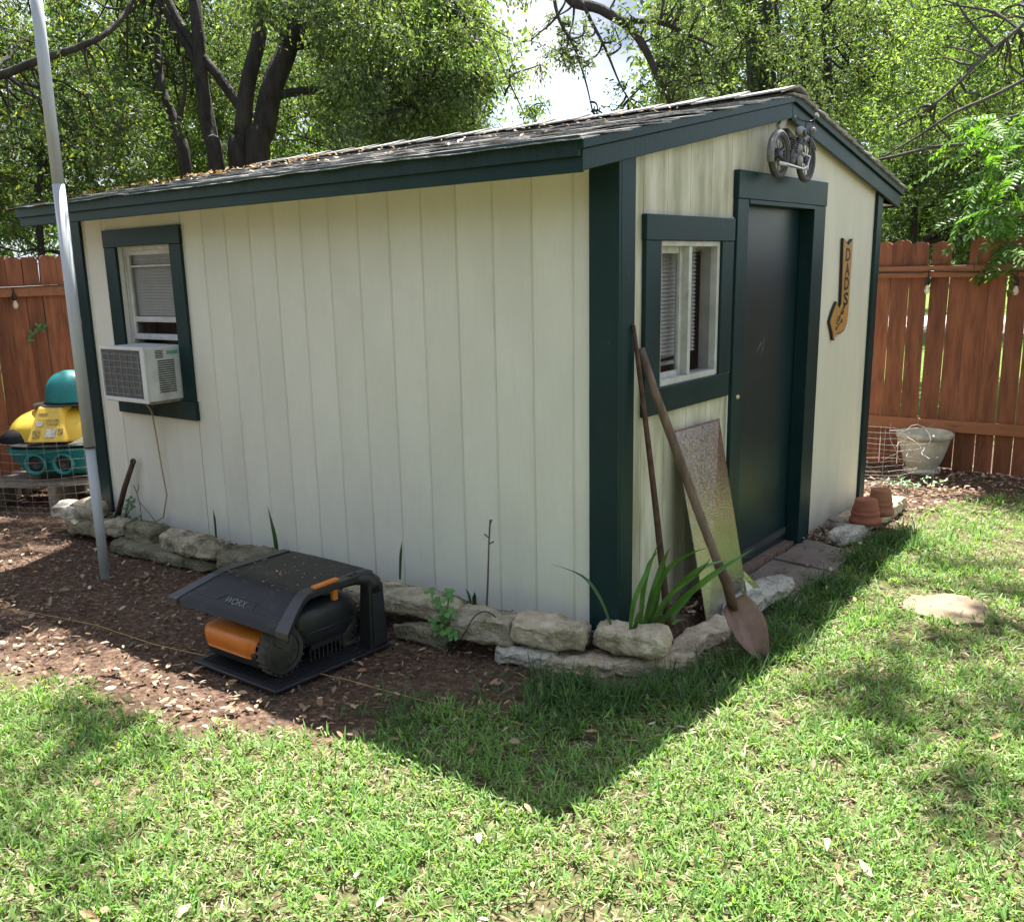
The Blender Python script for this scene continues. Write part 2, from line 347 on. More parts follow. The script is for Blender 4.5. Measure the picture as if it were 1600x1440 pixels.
# ------------------------------------------------------------ ground
GR = -.15
lawn_px = [(-500, 1000), (0, 1052), (120, 1082), (230, 1125), (330, 1146), (430, 1152), (545, 1158), (600, 1150), (640, 1108), (700, 1098), (830, 1112), (868, 1062), (905, 1038), (960, 1052), (1040, 1072), (1100, 1060), (1165, 990), (1250, 925), (1315, 868), (1365, 838), (1400, 832), (1440, 806), (1500, 783), (1560, 776), (1620, 772), (1900, 775)]
lawn = [GZ(*p).to_2d() for p in lawn_px] + [V(9, 3), V(9, -6), V(-8, -6)]
LP = np.array([(p.x, p.y) for p in lawn])
def inside(P, poly=LP):
    x, y = P[:, 0], P[:, 1]; c = np.zeros(len(P), bool); n = len(poly)
    for i in range(n):
        x0, y0 = poly[i]; x1, y1 = poly[(i+1) % n]
        k = ((y0 > y) != (y1 > y)) & (x < (x1-x0)*(y-y0)/((y1-y0) if abs(y1-y0) > 1e-9 else 1e-9)+x0)
        c ^= k
    return c
def ndist(P, poly=LP):
    d = np.full(len(P), 1e9); n = len(poly)
    for i in range(n):
        a = poly[i]; b = poly[(i+1) % n]; ab = b-a
        t = np.clip(((P-a) @ ab)/(ab @ ab), 0, 1)[:, None]
        d = np.minimum(d, np.linalg.norm(P-(a+t*ab), axis=1))
    return d
def nz2(P, s, seed=0):
    return np.array([noise.noise((p[0]*s+seed, p[1]*s-seed, seed*.7)) for p in P])

gm, gt, gb = newmat('yard_soil_and_turf'); gb.inputs['Roughness'].default_value = .95; gb.inputs['Specular IOR Level'].default_value = .15
Lk = gt.links.new
ga = N('ShaderNodeAttribute', gt, attribute_name='tint'); gtc = N('ShaderNodeTexCoord', gt)
def gnoise(s, d=8, r=.65):
    n = N('ShaderNodeTexNoise', gt); n.inputs['Scale'].default_value = s; n.inputs['Detail'].default_value = d; n.inputs['Roughness'].default_value = r
    Lk(gtc.outputs['Object'], n.inputs['Vector']); return n
def gramp(n, stops):
    c = N('ShaderNodeValToRGB', gt); e = c.color_ramp.elements
    e[0].position, e[0].color = stops[0][0], (*stops[0][1], 1); e[1].position, e[1].color = stops[-1][0], (*stops[-1][1], 1)
    for p, q in stops[1:-1]:
        k = e.new(p); k.color = (*q, 1)
    Lk(n.outputs['Fac'], c.inputs[0]); return c
soil = gramp(gnoise(38), [(.30, (.045, .028, .019)), (.5, (.105, .066, .045)), (.62, (.18, .12, .085)), (.75, (.27, .20, .15))])
turf = gramp(gnoise(45), [(.3, (.05, .055, .02)), (.5, (.12, .105, .055)), (.7, (.27, .215, .13))])
gmx = N('ShaderNodeMix', gt, data_type='RGBA'); sepc = N('ShaderNodeSeparateColor', gt); Lk(ga.outputs['Color'], sepc.inputs[0])
Lk(sepc.outputs[0], gmx.inputs[0]); Lk(soil.outputs[0], gmx.inputs[6]); Lk(turf.outputs[0], gmx.inputs[7])
far_c = gramp(gnoise(6), [(.3, (.07, .12, .02)), (.7, (.16, .22, .05))])
gm2 = N('ShaderNodeMix', gt, data_type='RGBA'); Lk(sepc.outputs[1], gm2.inputs[0]); Lk(gmx.outputs[2], gm2.inputs[6]); Lk(far_c.outputs[0], gm2.inputs[7])
Lk(gm2.outputs[2], gb.inputs['Base Color'])
gbp = N('ShaderNodeBump', gt); gbp.inputs['Strength'].default_value = .9; gbp.inputs['Distance'].default_value = .02; Lk(gnoise(70).outputs['Fac'], gbp.inputs['Height']); Lk(gbp.outputs[0], gb.inputs['Normal'])

def ground_z(x, y):
    z = GR + .012*noise.noise((x*1.7, y*1.7, 0)) + .006*noise.noise((x*6, y*6, 3))
    # raised bed between the edging stones and the shed
    if -4.2 < x < .1 and -.09 < y < .3: z = max(z, -.05)
    if -.1 < x < .16 and -.09 < y < 1.0: z = max(z, -.05)
    return z
# near sheet, graded out to the far field in one sheet
xs = sorted(set([-120, -60, -30, -16, -11] + list(np.round(np.arange(-8, 5.01, .06), 3)) + [8, 14, 30, 60, 120]))
ys = sorted(set([-60, -30, -12, -7] + list(np.round(np.arange(-4, 5.6, .06), 3)) + [8, 12, 20, 40, 80, 160]))
gv = np.array([(x, y, ground_z(x, y) if (-9 < x < 6 and -5 < y < 6) else GR) for y in ys for x in xs])
P2 = gv[:, :2]; ins = inside(P2); dd = ndist(P2); sg = np.where(ins, dd, -dd) + .07*nz2(P2, 5, 2)
gc = np.zeros((len(gv), 3)); gc[:, 0] = np.clip(sg/.12+.5, 0, 1); gc[:, 1] = ((P2[:, 1] > 5.6) | (P2[:, 0] < -8.5)).astype(float)
nx = len(xs)
gf = np.array([(j*nx+i, j*nx+i+1, (j+1)*nx+i+1, (j+1)*nx+i) for j in range(len(ys)-1) for i in range(nx-1)])
g = np_mesh('ground', gv, gf, gm, gc, smooth=True); g['kind'] = 'structure'
# pale road beyond the back fence, glimpsed through the gaps between pickets
structure('road', MB().box((-40, 20, GR-.05), (40, 27, GR+.02)), mat('sunlit_concrete', (.46, .42, .39), (.55, .50, .47), 3, rough=.9))

# ------------------------------------------------------------ shed
W, LN, H = 3.227, 3.993, 1.893
RY = W/2
def TOP(y, off=0): return 2.312-.189*abs(y-RY)+off
shed = thing('garden_shed', (-LN/2, RY, GR), 'cream garden shed with dark green trim and shingled gable roof', 'shed')
SP = .2032; X0 = .1999
wall = part('wall', MB().box((-LN+.01, .02, -.05), (-.02, .03, 1.9)), M['cream'], shed)
# cut the backing sheet where the window stands: build it from pieces instead
me = wall.data; bpy.data.objects.remove(wall); bpy.data.meshes.remove(me)
WX0, WX1, WZ0, WZ1 = -3.505, -2.945, .79, 1.68           # long side window opening
bk = MB()
bk.box((-LN+.01, .0062, -.12), (WX0, .03, 1.96)); bk.box((WX1, .0062, -.12), (-.02, .03, 1.96))
bk.box((WX0, .0062, -.12), (WX1, .03, WZ0)); bk.box((WX0, .0062, WZ1), (WX1, .03, 1.96))
wall = part('wall', bk, M['cream'], shed)
edges = [-.02] + [-(X0+i*SP) for i in range(19)] + [-LN+.01]
for i in range(len(edges)-1):
    a, b = edges[i+1], edges[i]
    pcs = []
    if b > WX0 and a < WX1:
        p, q = max(a, WX0), min(b, WX1)
        lo = MB().box((p, 0, -.12), (q, .006, WZ0)); hi = MB().box((p, 0, WZ1), (q, .006, 1.955))
        if a < WX0-.002: lo.box((a+.003, 0, -.12), (WX0, .006, 1.955))
        if b > WX1+.002: lo.box((WX1, 0, -.12), (b-.006, .006, 1.955))
        pcs = [lo, hi]
    else:
        # the embossed board with a thin raised lip on the groove edge
        pcs = [MB().prism([V(a+.0015, .006, -.12), V(a+.003, 0, -.12), V(b-.013, 0, -.12), V(b-.0125, -.0018, -.12), V(b-.0095, -.0018, -.12), V(b-.0025, .006, -.12)], (0, 0, 2.075))]
    for mb in pcs: part('siding_board', mb, M['cream'], wall)
# gable wall, split at the faint grooves; openings for the window and the door
GW = (.325, .90, .985, 1.59); GD = (1.17, 2.03, -.2, 1.785)
def gable_cols(x1, x0, breaks, skip=None, wmat=None):
    mb = MB()
    for a, b, dep in breaks:
        sg = [(-.2, None)]
        for (h0, h1, k0, k1) in (GW, GD):
            if a >= h0-1e-4 and b <= h1+1e-4:
                sg = [(-.2, k0), (k1, None)] if k0 > -.2 else [(k1, None)]
        for z0, z1 in sg:
            za = (TOP(a, -.045) if z1 is None else z1); zb = (TOP(b, -.045) if z1 is None else z1)
            X = x1-dep
            mb.hexa([(x0, a, z0), (X, a, z0), (X, b, z0), (x0, b, z0), (x0, a, za), (X, a, za), (X, b, zb), (x0, b, zb)])
    return mb
brk = sorted(set([.0, GW[0], GW[1], GD[0], GD[1], RY, W] ))
cols = []
for i in range(len(brk)-1):
    a, b = brk[i], brk[i+1]; y = a
    gs = [k*SP for k in range(1, 9) if a+.02 < k*SP < b-.02]
    for gq in gs:
        cols.append((y, gq-.004, 0)); cols.append((gq-.004, gq+.004, .0016)); y = gq+.004
    cols.append((y, b, 0))
part('gable_wall', gable_cols(0, -.03, cols), M['cream2'], shed)
# hidden walls and the floor so that the inside is a room
part('rear_wall', MB().box((-LN+.01, W-.03, -.2), (-.031, W, TOP(W, -.05))), M['cream'], shed)
eg = MB(); eg.prism([V(-LN, .031, -.2), V(-LN, W-.031, -.2), V(-LN, W-.031, TOP(W, -.05)), V(-LN, RY, TOP(RY, -.05)), V(-LN, .031, TOP(0, -.05))], (.03, 0, 0))
part('end_wall', eg, M['cream'], shed)
part('floor', MB().box((-LN+.04, .04, -.06), (-.04, W-.04, -.02)), M['dark'], shed)
# corner boards
def trim(mb, name='corner_board', mt='green', par=None): return part(name, mb, M[mt], par or shed, bevel=.003)
trim(MB().box((-.115, -.020, -.03), (.022, 0, 1.885)))
trim(MB().hexa([(0, .0, -.03), (.022, .0, -.03), (.022, .108, -.03), (0, .108, -.03), (0, .0, 1.89), (.022, .0, 1.89), (.022, .108, 1.912), (0, .108, 1.912)]))
trim(MB().box((-LN-.02, -.020, -.03), (-LN+.105, -.002, 1.885)))
trim(MB().hexa([(0.001, W-.09, -.16), (.022, W-.09, -.16), (.022, W+.01, -.16), (0.001, W+.01, -.16), (0.001, W-.09, 1.905), (.022, W-.09, 1.905), (.022, W+.01, 1.888), (0.001, W+.01, 1.888)]))
trim(MB().box((-.10, W+.001, -.16), (-.0, W+.02, 1.88)))
# roof
roofdeck = MB()
XL, XR = -4.05, .058
for s in (0, 1):
    ya, yb = (-.285, RY) if s == 0 else (W+.285, RY)
    roofdeck.hexa([(XL, ya, TOP(ya, -.05)), (XR-.02, ya, TOP(ya, -.05)), (XR-.02, yb, TOP(yb, -.05)), (XL, yb, TOP(yb, -.05)),
                   (XL, ya, TOP(ya, -.015)), (XR-.02, ya, TOP(ya, -.015)), (XR-.02, yb, TOP(yb, -.015)), (XL, yb, TOP(yb, -.015))])
roof = part('roof', roofdeck, M['deck'], shed)
trim(MB().box((XL, -.306, 1.820), (.036, -.286, 1.934)), 'fascia')
trim(MB().box((XL-.003, -.325, 1.872), (.036, -.3065, 1.944)), 'drip_board', 'green_up')
trim(MB().box((XL, W+.286, 1.820), (.036, W+.306, 1.915)), 'fascia')
part('soffit', MB().hexa([(XL+.02, -.284, TOP(-.284, -.058)), (-.002, -.284, TOP(-.284, -.058)), (-.002, -.002, TOP(-.002, -.058)), (XL+.02, -.002, TOP(-.002, -.058)), (XL+.02, -.284, TOP(-.284, -.0505)), (-.002, -.284, TOP(-.284, -.0505)), (-.002, -.002, TOP(-.002, -.0505)), (XL+.02, -.002, TOP(-.002, -.0505))]), M['cream'], shed)
part('soffit', MB().box((XL+.02, W+.03, 1.832), (-.002, W+.284, 1.84)), M['cream2'], shed)
def rake(ya, yb, o0, o1, x0, x1, name, mt='green'):
    trim(MB().hexa([(x0, ya, TOP(ya, o0)), (x1, ya, TOP(ya, o0)), (x1, yb, TOP(yb, o0)), (x0, yb, TOP(yb, o0)),
                    (x0, ya, TOP(ya, o1)), (x1, ya, TOP(ya, o1)), (x1, yb, TOP(yb, o1)), (x0, yb, TOP(yb, o1))]), name, mt)
rake(-.304, RY-.0005, -.126, -.052, .0365-.014, .041, 'rake_board', 'green_up'); rake(-.322, RY-.0005, -.051, -.016, .023, .056, 'rake_strip')
rake(W+.304, RY+.0005, -.135, -.052, .0365-.014, .041, 'rake_board'); rake(W+.322, RY+.0005, -.051, -.016, .023, .056, 'rake_strip', 'green_up')
# shingles on the near slope, one by one, warped and uneven
SL = math.hypot(RY+.33, .2*(RY+.33)); ncourse = 13; dc = (RY+.36)/ncourse
shm = []
for k in range(6):
    mb = MB(); nx_, ny_ = 6, 3
    rr = random.Random(k)
    cu = rr.uniform(.003, .012); ph = rr.uniform(0, 6)
    def fn(u, v, top=True):
        jag = (.010*rr.uniform(-1, 1) if v == 0 else 0)
        z = (.016*(1-v)) + cu*(1-v)*(.5+.5*math.sin(ph+u*5)) + rr.uniform(0, .0025)*(1-v)
        return V((u-.5)*.318, (v)*(dc+.05)+jag, z)
    mb.grid(fn, nx_, ny_)
    n0 = len(mb.v)
    for v_ in list(mb.v): mb.v.append(v_-V(0, 0, .008))
    for f_ in list(mb.f): mb.f.append(tuple(n0+i for i in reversed(f_)))
    rim = list(range(0, nx_+1)); 
    mb.f += [(rim[i+1], rim[i], n0+rim[i], n0+rim[i+1]) for i in range(nx_)]
    for cidx in (0, nx_):
        col_ = [j*(nx_+1)+cidx for j in range(ny_+1)]
        mb.f += [(col_[i], col_[i+1], n0+col_[i+1], n0+col_[i]) for i in range(ny_)]
    me = bpy.data.meshes.new('shingle'); me.from_pydata([tuple(v) for v in mb.v], [], mb.f); me.materials.append(M['shingle']); shm.append(me)
cnt = 0
rl = rootloc(shed)
tilt = math.atan(.189)
for c in range(ncourse):
    y = -.36 + c*dc
    off = (c % 2)*.155
    x = XL-.012+.155-off
    while x-.159 < XR+.01:
        o = bpy.data.objects.new('shingle', random.choice(shm)); COL.objects.link(o); o.parent = roof
        xc = x; sx = 1
        lo, hi = max(x-.157, XL-.012), min(x+.157, XR+.012)
        sx = (hi-lo)/.314; xc = (lo+hi)/2
        if sx > .12:
            o.location = V(xc, y, TOP(y, -.022+random.uniform(0, .003))) - rl
            o.rotation_euler = (tilt, 0, random.uniform(-.012, .012)); o.scale = (sx, 1, random.uniform(.3, .75))
            cnt += 1
        else: bpy.data.objects.remove(o)
        x += .3165
# far slope: the courses show only as the roof edge
fs = MB()
for c in range(ncourse):
    y = W+.34 - c*dc; yb = y-dc-.04
    fs.hexa([(XL, yb, TOP(yb, -.014)), (XR+.01, yb, TOP(yb, -.014)), (XR+.01, y, TOP(y, -.006)), (XL, y, TOP(y, -.006)),
             (XL, yb, TOP(yb, -.004)), (XR+.01+random.uniform(-.006, .006), yb, TOP(yb, -.004)), (XR+.012+random.uniform(-.006, .006), y, TOP(y, .012)), (XL, y, TOP(y, .012))])
o = part('rear_slope_shingles', fs, M['shingle'], roof); o['kind'] = 'stuff'
x = XL
while x < XR+.01:
    x2 = min(x+.26, XR+.014)
    mb = MB(); j = random.uniform(0, .006)
    mb.hexa([(x, RY-.13, TOP(RY-.13, .004)), (x2, RY-.13, TOP(RY-.13, .012)), (x2, RY, TOP(RY, .016+j)), (x, RY, TOP(RY, .008)),
             (x, RY-.13, TOP(RY-.13, .012)), (x2, RY-.13, TOP(RY-.13, .02)), (x2, RY, TOP(RY, .026+j)), (x, RY, TOP(RY, .016))])
    mb.hexa([(x, RY, TOP(RY, .008)), (x2, RY, TOP(RY, .016+j)), (x2, RY+.13, TOP(RY+.13, .012)), (x, RY+.13, TOP(RY+.13, .004)),
             (x, RY, TOP(RY, .016)), (x2, RY, TOP(RY, .026+j)), (x2, RY+.13, TOP(RY+.13, .02)), (x, RY+.13, TOP(RY+.13, .012))])
    part('ridge_shingle', mb, M['shingle'], roof); x += .24

# long side window
win = part('window', MB().box((WX0, .032, WZ0), (WX0+.022, .10, WZ1)).box((WX1-.022, .032, WZ0), (WX1, .10, WZ1)).box((WX0+.022, .032, WZ1-.022), (WX1-.022, .10, WZ1)).box((WX0+.022, .032, WZ0), (WX1-.022, .10, WZ0+.022)), M['white'], shed)
trim(MB().box((-3.630, -.020, .785), (WX0, -.0022, WZ1-.0)), 'casing', 'green', win); trim(MB().box((WX1, -.020, .785), (-2.832, -.0022, WZ1-.0)), 'casing', 'green', win)
trim(MB().box((-3.632, -.023, WZ1+.0005), (-2.830, -.0022, 1.783)), 'casing', 'green', win)
trim(MB().box((-3.645, -.030, .672), (-2.822, -.0022, .7845)), 'sill', 'green', win)
sash = MB()
sash.box((WX0+.0225, .036, 1.13), (WX0+.052, .058, WZ1-.023)).box((WX1-.052, .036, 1.13), (WX1-.0225, .058, WZ1-.023)).box((WX0+.052, .036, WZ1-.05), (WX1-.052, .058, WZ1-.023)).box((WX0+.052, .036, 1.235), (WX1-.052, .058, 1.268)).box((WX0+.052, .036, 1.13), (WX1-.052, .058, 1.165))
sash.box((WX0+.052, .040, 1.56), (WX1-.052, .052, 1.572))
part('sash', sash, M['white'], win, bevel=.002)
part('pane', MB().box((WX0+.05, .046, 1.16), (WX1-.05, .048, WZ1-.05)), M['glass'], win)
bl = MB()
z = 1.272
while z < 1.655: bl.hexa([(WX0+.024, .060, z), (WX1-.024, .060, z), (WX1-.024, .070, z+.016), (WX0+.024, .070, z+.016), (WX0+.024, .060, z+.002), (WX1-.024, .060, z+.002), (WX1-.024, .070, z+.018), (WX0+.024, .070, z+.018)]); z += .0172
part('blind', bl, M['blind'], win)
part('inner_panel', MB().box((WX0-.05, .25, .7), (WX1+.1, .26, 1.72)), M['curtain'], win)  # plain brown sheet standing inside, behind the blind

# gable window
gw = part('window', MB().box((-.045, GW[0], GW[2]), (.012, GW[0]+.02, GW[3])).box((-.075, GW[1]-.026, GW[2]), (.010, GW[1], GW[3])).box((-.075, GW[0]+.02, GW[3]-.022), (.012, GW[1]-.026, GW[3])).box((-.075, GW[0]+.02, GW[2]), (.014, GW[1]-.026, GW[2]+.026)), M['white'], shed, bevel=.002)
trim(MB().box((.0012, .195, .985), (.022, GW[0]-.0005, 1.59)), 'casing', 'green', gw); trim(MB().box((.0012, GW[1]+.0005, .985), (.022, 1.024, 1.59)), 'casing', 'green', gw)
trim(MB().box((.0012, .190, 1.5905), (.026, 1.024, 1.693)), 'casing', 'green', gw); trim(MB().box((.0012, .193, .872), (.024, 1.010, .9845)), 'casing', 'green', gw)
ym = .612
part('mullion', MB().box((-.045, ym-.014, GW[2]+.027), (.008, ym+.014, GW[3]-.023)), M['white'], gw, bevel=.002)
s1 = MB().box((-.044, GW[0]+.021, GW[2]+.027), (-.028, GW[0]+.038, GW[3]-.023)).box((-.044, ym-.04, GW[2]+.027), (-.024, ym-.0145, GW[3]-.023)).box((-.044, GW[0]+.038, GW[3]-.05), (-.028, ym-.04, GW[3]-.023)).box((-.044, GW[0]+.038, GW[2]+.027), (-.028, ym-.04, GW[2]+.05))
part('sash', s1, M['white'], gw)
part('pane', MB().box((-.037, GW[0]+.037, GW[2]+.05), (-.035, ym-.039, GW[3]-.05)), M['glass'], gw)
part('pane', MB().box((-.024, ym+.0145, GW[2]+.027), (-.022, GW[1]-.027, GW[3]-.023)), M['glass'], gw)
bl = MB(); z = 1.10
while z < 1.57: bl.hexa([(-.090, .30, z+.016), (-.078, .30, z), (-.078, .84, z), (-.090, .84, z+.016), (-.090, .30, z+.018), (-.078, .30, z+.002), (-.078, .84, z+.002), (-.090, .84, z+.018)]); z += .0172
bl.box((-.12, .30, 1.05), (-.10, .74, 1.066)); bl.hexa([(-.12, .30, 1.075), (-.10, .30, 1.07), (-.10, .72, 1.09), (-.12, .72, 1.10), (-.12, .30, 1.09), (-.10, .30, 1.085), (-.10, .72, 1.10), (-.12, .72, 1.105)])
part('blind', bl, M['blind'], gw)
part('inner_panel', MB().box((-.30, .05, .8), (-.29, 1.2, 1.7)), M['curtain'], gw)  # brown sheet seen past the end of the blind
part('caulk_bead', MB().box((.001, 1.0265, .3), (.008, 1.041, 1.70)), M['caulk'], gw)

# door
dr = part('door', MB().box((-.085, GD[0]+.002, -.10), (-.045, GD[1]-.002, 1.782)), M['door'], shed, bevel=.002)
trim(MB().box((.0012, 1.044, -.13), (.026, GD[0]-.001, 1.784)), 'casing', 'green', dr); trim(MB().box((.0012, GD[1]+.001, -.16), (.026, 2.2, 1.784)), 'casing', 'green', dr)
trim(MB().box((.0012, 1.040, 1.7845), (.03, 2.204, 1.911)), 'casing', 'green', dr)
trim(MB().box((-.044, GD[1]-.024, -.12), (.034, GD[1]+.0, 1.76)), 'jamb', 'green', dr); trim(MB().box((-.044, GD[0], 1.762), (.030, GD[1], 1.7835)), 'jamb', 'green', dr)
trim(MB().box((-.044, GD[0]+.0, -.10), (.0, GD[0]+.014, 1.76)), 'jamb', 'green', dr)
part('threshold', MB().box((-.10, GD[0], -.16), (.01, GD[1], -.101)), M['handle'], dr)
lk = MB().lathe([(0, .008), (.008, .006), (.011, .003), (.012, 0)], V(.0262, GX(1153, 620, .026).y-.004, GX(1153, 620, .026).z), 14, (1, 0, 0), (1, 1.5)); lk.lathe([(0, .010), (.004, .010), (.005, .006)], V(.0262, GX(1153, 620, .026).y-.004, GX(1153, 620, .026).z), 10, (1, 0, 0))
part('lock', lk, M['brass'], dr, smooth=True)
sc_ = MB()
for p, q, ww in (((1196, 520), (1189, 560), .0016), ((1191, 533), (1180, 553), .0012), ((1190, 535), (1187, 540), .003)):
    a, b = GX(*p, -.0445), GX(*q, -.0445); sc_.ribbon([a, (a+b)/2, b], [ww*.15, ww*.45, ww*.15], (0, 1, 0))
part('scratch', sc_, M['caulk'], dr)

# ------------------------------------------------------------ air conditioner
AC = thing('air_conditioner', (-3.18, -.12, .795), 'white window air conditioner jutting out under the side window sash', 'air conditioner')
ax0, ax1, ay, az0, az1 = -3.425, -2.966, -.243, .795, 1.105
part('case', MB().box((ax0, ay+.012, az0), (ax1, .06, az1)), M['acwhite'], AC, bevel=.006)
fr = MB().box((ax0-.006, ay, az0-.006), (ax1+.006, ay+.0118, az0+.018)).box((ax0-.006, ay, az1-.014), (ax1+.006, ay+.0118, az1+.006)).box((ax0-.006, ay, az0+.018), (ax0+.010, ay+.0118, az1-.014)).box((ax1-.035, ay, az0+.018), (ax1+.006, ay+.0118, az1-.014))
part('front_frame', fr, M['acwhite'], AC, bevel=.003)
part('condenser', MB().box((ax0+.0102, ay+.008, az0+.0182), (ax1-.0352, ay+.0116, az1-.0142)), M['acdark'], AC)
gr_ = MB()
for i in range(7):
    x = lerp(ax0+.03, ax1-.06, i/6); gr_.tube([(x, ay+.002, az0+.03), (x+.002*math.sin(i), ay+.002, az1-.03)], .0018, 5)
for i in range(7):
    z = lerp(az0+.04, az1-.04, i/6); gr_.tube([(ax0+.02, ay+.004, z), (ax1-.045, ay+.004, z+.002*math.sin(i*2))], .0018, 5)
part('grille', gr_, M['wire'], AC)
for i in range(15):
    z = .845+i*.0128; part('vent', MB().box((ax1+.0005, -.155, z), (ax1+.0025, -.045, z+.0062)), M['black'], AC)
for i in range(5):
    z = 1.045+i*.0095; part('vent', MB().box((ax1+.0005, -.165, z), (ax1+.0025, -.115, z+.0045)), M['black'], AC)
part('sticker', MB().box((ax1+.0005, -.09, 1.062), (ax1+.002, -.015, 1.082)), mat('pale_teal_sticker', (.15, .38, .36), rough=.5), AC)
part('base_pan', MB().box((ax0-.004, ay+.02, az0-.012), (ax1+.003, -.02, az0-.0005)), M['pallet'], AC)
part('side_curtain', MB().box((WX0+.023, .034, .80), (ax0-.001, .05, 1.10)), M['white'], AC)
pc = [V(-3.24, -.10, .782), V(-3.245, -.05, .70), V(-3.25, -.034, .55), V(-3.235, -.03, .35), V(-3.21, -.03, .18), V(-3.26, -.04, .03), V(-3.40, -.05, -.035), V(-3.6, -.06, -.03)]
part('power_cord', MB().tube(pc, .005, 6), M['cordtan'], AC, smooth=True)

# ------------------------------------------------------------ boundary stones
def smooth_noise_stone(c, sx, sy, sz, rz, mt, seed, label, group='limestone blocks edging the bed'):
    rr = random.Random(seed)
    n = 14
    mb = MB()
    vs = {}; V_ = []; F_ = []
    for ax in range(3):
        for sgn in (-1, 1):
            idx = []
            for j in range(n+1):
                for i in range(n+1):
                    u, v = 2*i/n-1, 2*j/n-1
                    p = [0, 0, 0]; p[ax] = sgn; p[(ax+1) % 3] = u; p[(ax+2) % 3] = v
                    key = tuple(round(q, 4) for q in p)
                    if key not in vs:
                        vs[key] = len(V_); V_.append(Vector(p))
                    idx.append(vs[key])
            for j in range(n):
                for i in range(n):
                    q = (idx[j*(n+1)+i], idx[j*(n+1)+i+1], idx[(j+1)*(n+1)+i+1], idx[(j+1)*(n+1)+i])
                    F_.append(q if sgn > 0 else q[::-1])
    out = []
    s0 = seed*13.7
    pw = rr.choice([4, 5, 7, 8])
    tap = rr.uniform(-.16, .16); tap2 = rr.uniform(-.15, .15)
    for p in V_:
        q = p.copy(); l = (abs(p.x)**pw+abs(p.y)**pw+abs(p.z)**pw)**(1/pw); q = p/l
        q = Vector((q.x, q.y*(1+tap*q.x), q.z*(1+tap2*q.x)))
        w_ = Vector((q.x*sx/2, q.y*sy/2, q.z*sz/2))
        nn = noise.noise_vector(w_*8+Vector((s0, 0, 0)))*.020+noise.noise_vector(w_*22+Vector((0, s0, 0)))*.012+noise.noise_vector(w_*55+Vector((0, s0, 0)))*.007+noise.noise_vector(w_*110+Vector((s0, s0, 0)))*.0035
        out.append(w_+nn)
    mz = Matrix.Rotation(rz, 3, 'Z')
    mb.add([Vector(c)+mz @ p for p in out], F_)
    me = bpy.data.meshes.new('stone'); me.from_pydata([tuple(p-Vector(c)) for p in mb.v], [], mb.f); me.materials.append(M[mt])
    me.polygons.foreach_set('use_smooth', [True]*len(me.polygons))
    o = bpy.data.objects.new('stone', me); COL.objects.link(o); o.location = c
    return tag(o, label, 'stone', group)
def st(px0, py0, px1, py1, zb, h, dep, mt, seed, label):
    """front bottom edge from pixel 0 to pixel 1 at height zb"""
    a, b = GZ(px0, py0, zb), GZ(px1, py1, zb)
    d = b-a; ln = d.length; d.normalize(); back = Vector((-d.y, d.x, 0))
    c = (a+b)/2 + back*dep/2 + V(0, 0, h/2)
    return smooth_noise_stone(c, ln*.95, dep, h*.92, math.atan2(d.y, d.x), mt, seed, label)
st(73, 812, 122, 819, -.06, .12, .2, 'stone_white', 1, 'sunlit pale stone at the far left end of the edging')
st(108, 812, 146, 820, -.05, .13, .16, 'stone', 2, 'grey stone just left of the metal pole, on top of the edging')
st(96, 832, 165, 846, -.12, .10, .16, 'stone_moss', 3, 'mossy stone passing behind the foot of the metal pole')
st(158, 838, 193, 842, -.08, .10, .14, 'stone', 4, 'small rounded grey stone just right of the metal pole')
st(189, 846, 242, 857, -.09, .12, .15, 'stone_moss', 5, 'rounded mossy stone third to the right of the metal pole')
st(236, 858, 330, 884, -.08, .12, .18, 'stone', 6, 'long grey stone left of the black mower canopy')
st(326, 892, 402, 905, -.08, .12, .20, 'stone_moss', 7, 'squarish grey green stone touching the left rear of the mower canopy')
st(160, 862, 330, 900, -.15, .085, .16, 'stone_moss', 8, 'dark low stone under the long grey stone, half sunk in mulch')
st(400, 918, 520, 940, -.09, .11, .18, 'stone_moss', 9, 'lichened stone peeping out behind the mower canopy')
st(520, 944, 716, 985, -.08, .12, .18, 'stone', 10, 'long lichened stone right of the mower dock post')
st(612, 1004, 700, 1022, -.16, .09, .14, 'stone_moss', 11, 'dark lower stone at ground level right of the mower dock')
st(694, 1000, 794, 1020, -.09, .13, .18, 'stone', 12, 'block with a black cable looped over it')
st(791, 1010, 914, 1024, -.07, .115, .17, 'stone_pale', 13, 'tan block with a grey top, second from the shed corner')
st(915, 1022, 1040, 1042, -.07, .125, .17, 'stone_pale', 14, 'cream block with a raised lump, at the shed corner')
st(765, 1040, 862, 1056, -.165, .095, .16, 'stone_white', 15, 'low grey white stone under the tan block')
st(850, 1054, 960, 1068, -.17, .09, .15, 'stone_pale', 16, 'low stone half hidden by grass under the cream block')
st(958, 1068, 1092, 1058, -.17, .095, .20, 'stone_pale', 17, 'flat sandy slab at the corner beneath the cream block')
st(1062, 1054, 1160, 985, -.16, .08, .13, 'stone_pale', 18, 'sandy stone between the leaning sheet metal and the shovel blade')
st(1158, 985, 1250, 925, -.15, .10, .15, 'stone_white', 19, 'white rough stone beside the shovel, next to the door paving')
st(1320, 860, 1368, 838, -.15, .10, .13, 'stone_white', 20, 'grey white stone in front of the upturned flower pots')
st(1352, 838, 1420, 800, -.15, .10, .22, 'stone_pale', 21, 'sunlit cream slab behind the flower pots at the far corner')
st(1392, 815, 1422, 792, -.14, .09, .16, 'stone_pale', 22, 'end stone of the edging nearest the back fence')

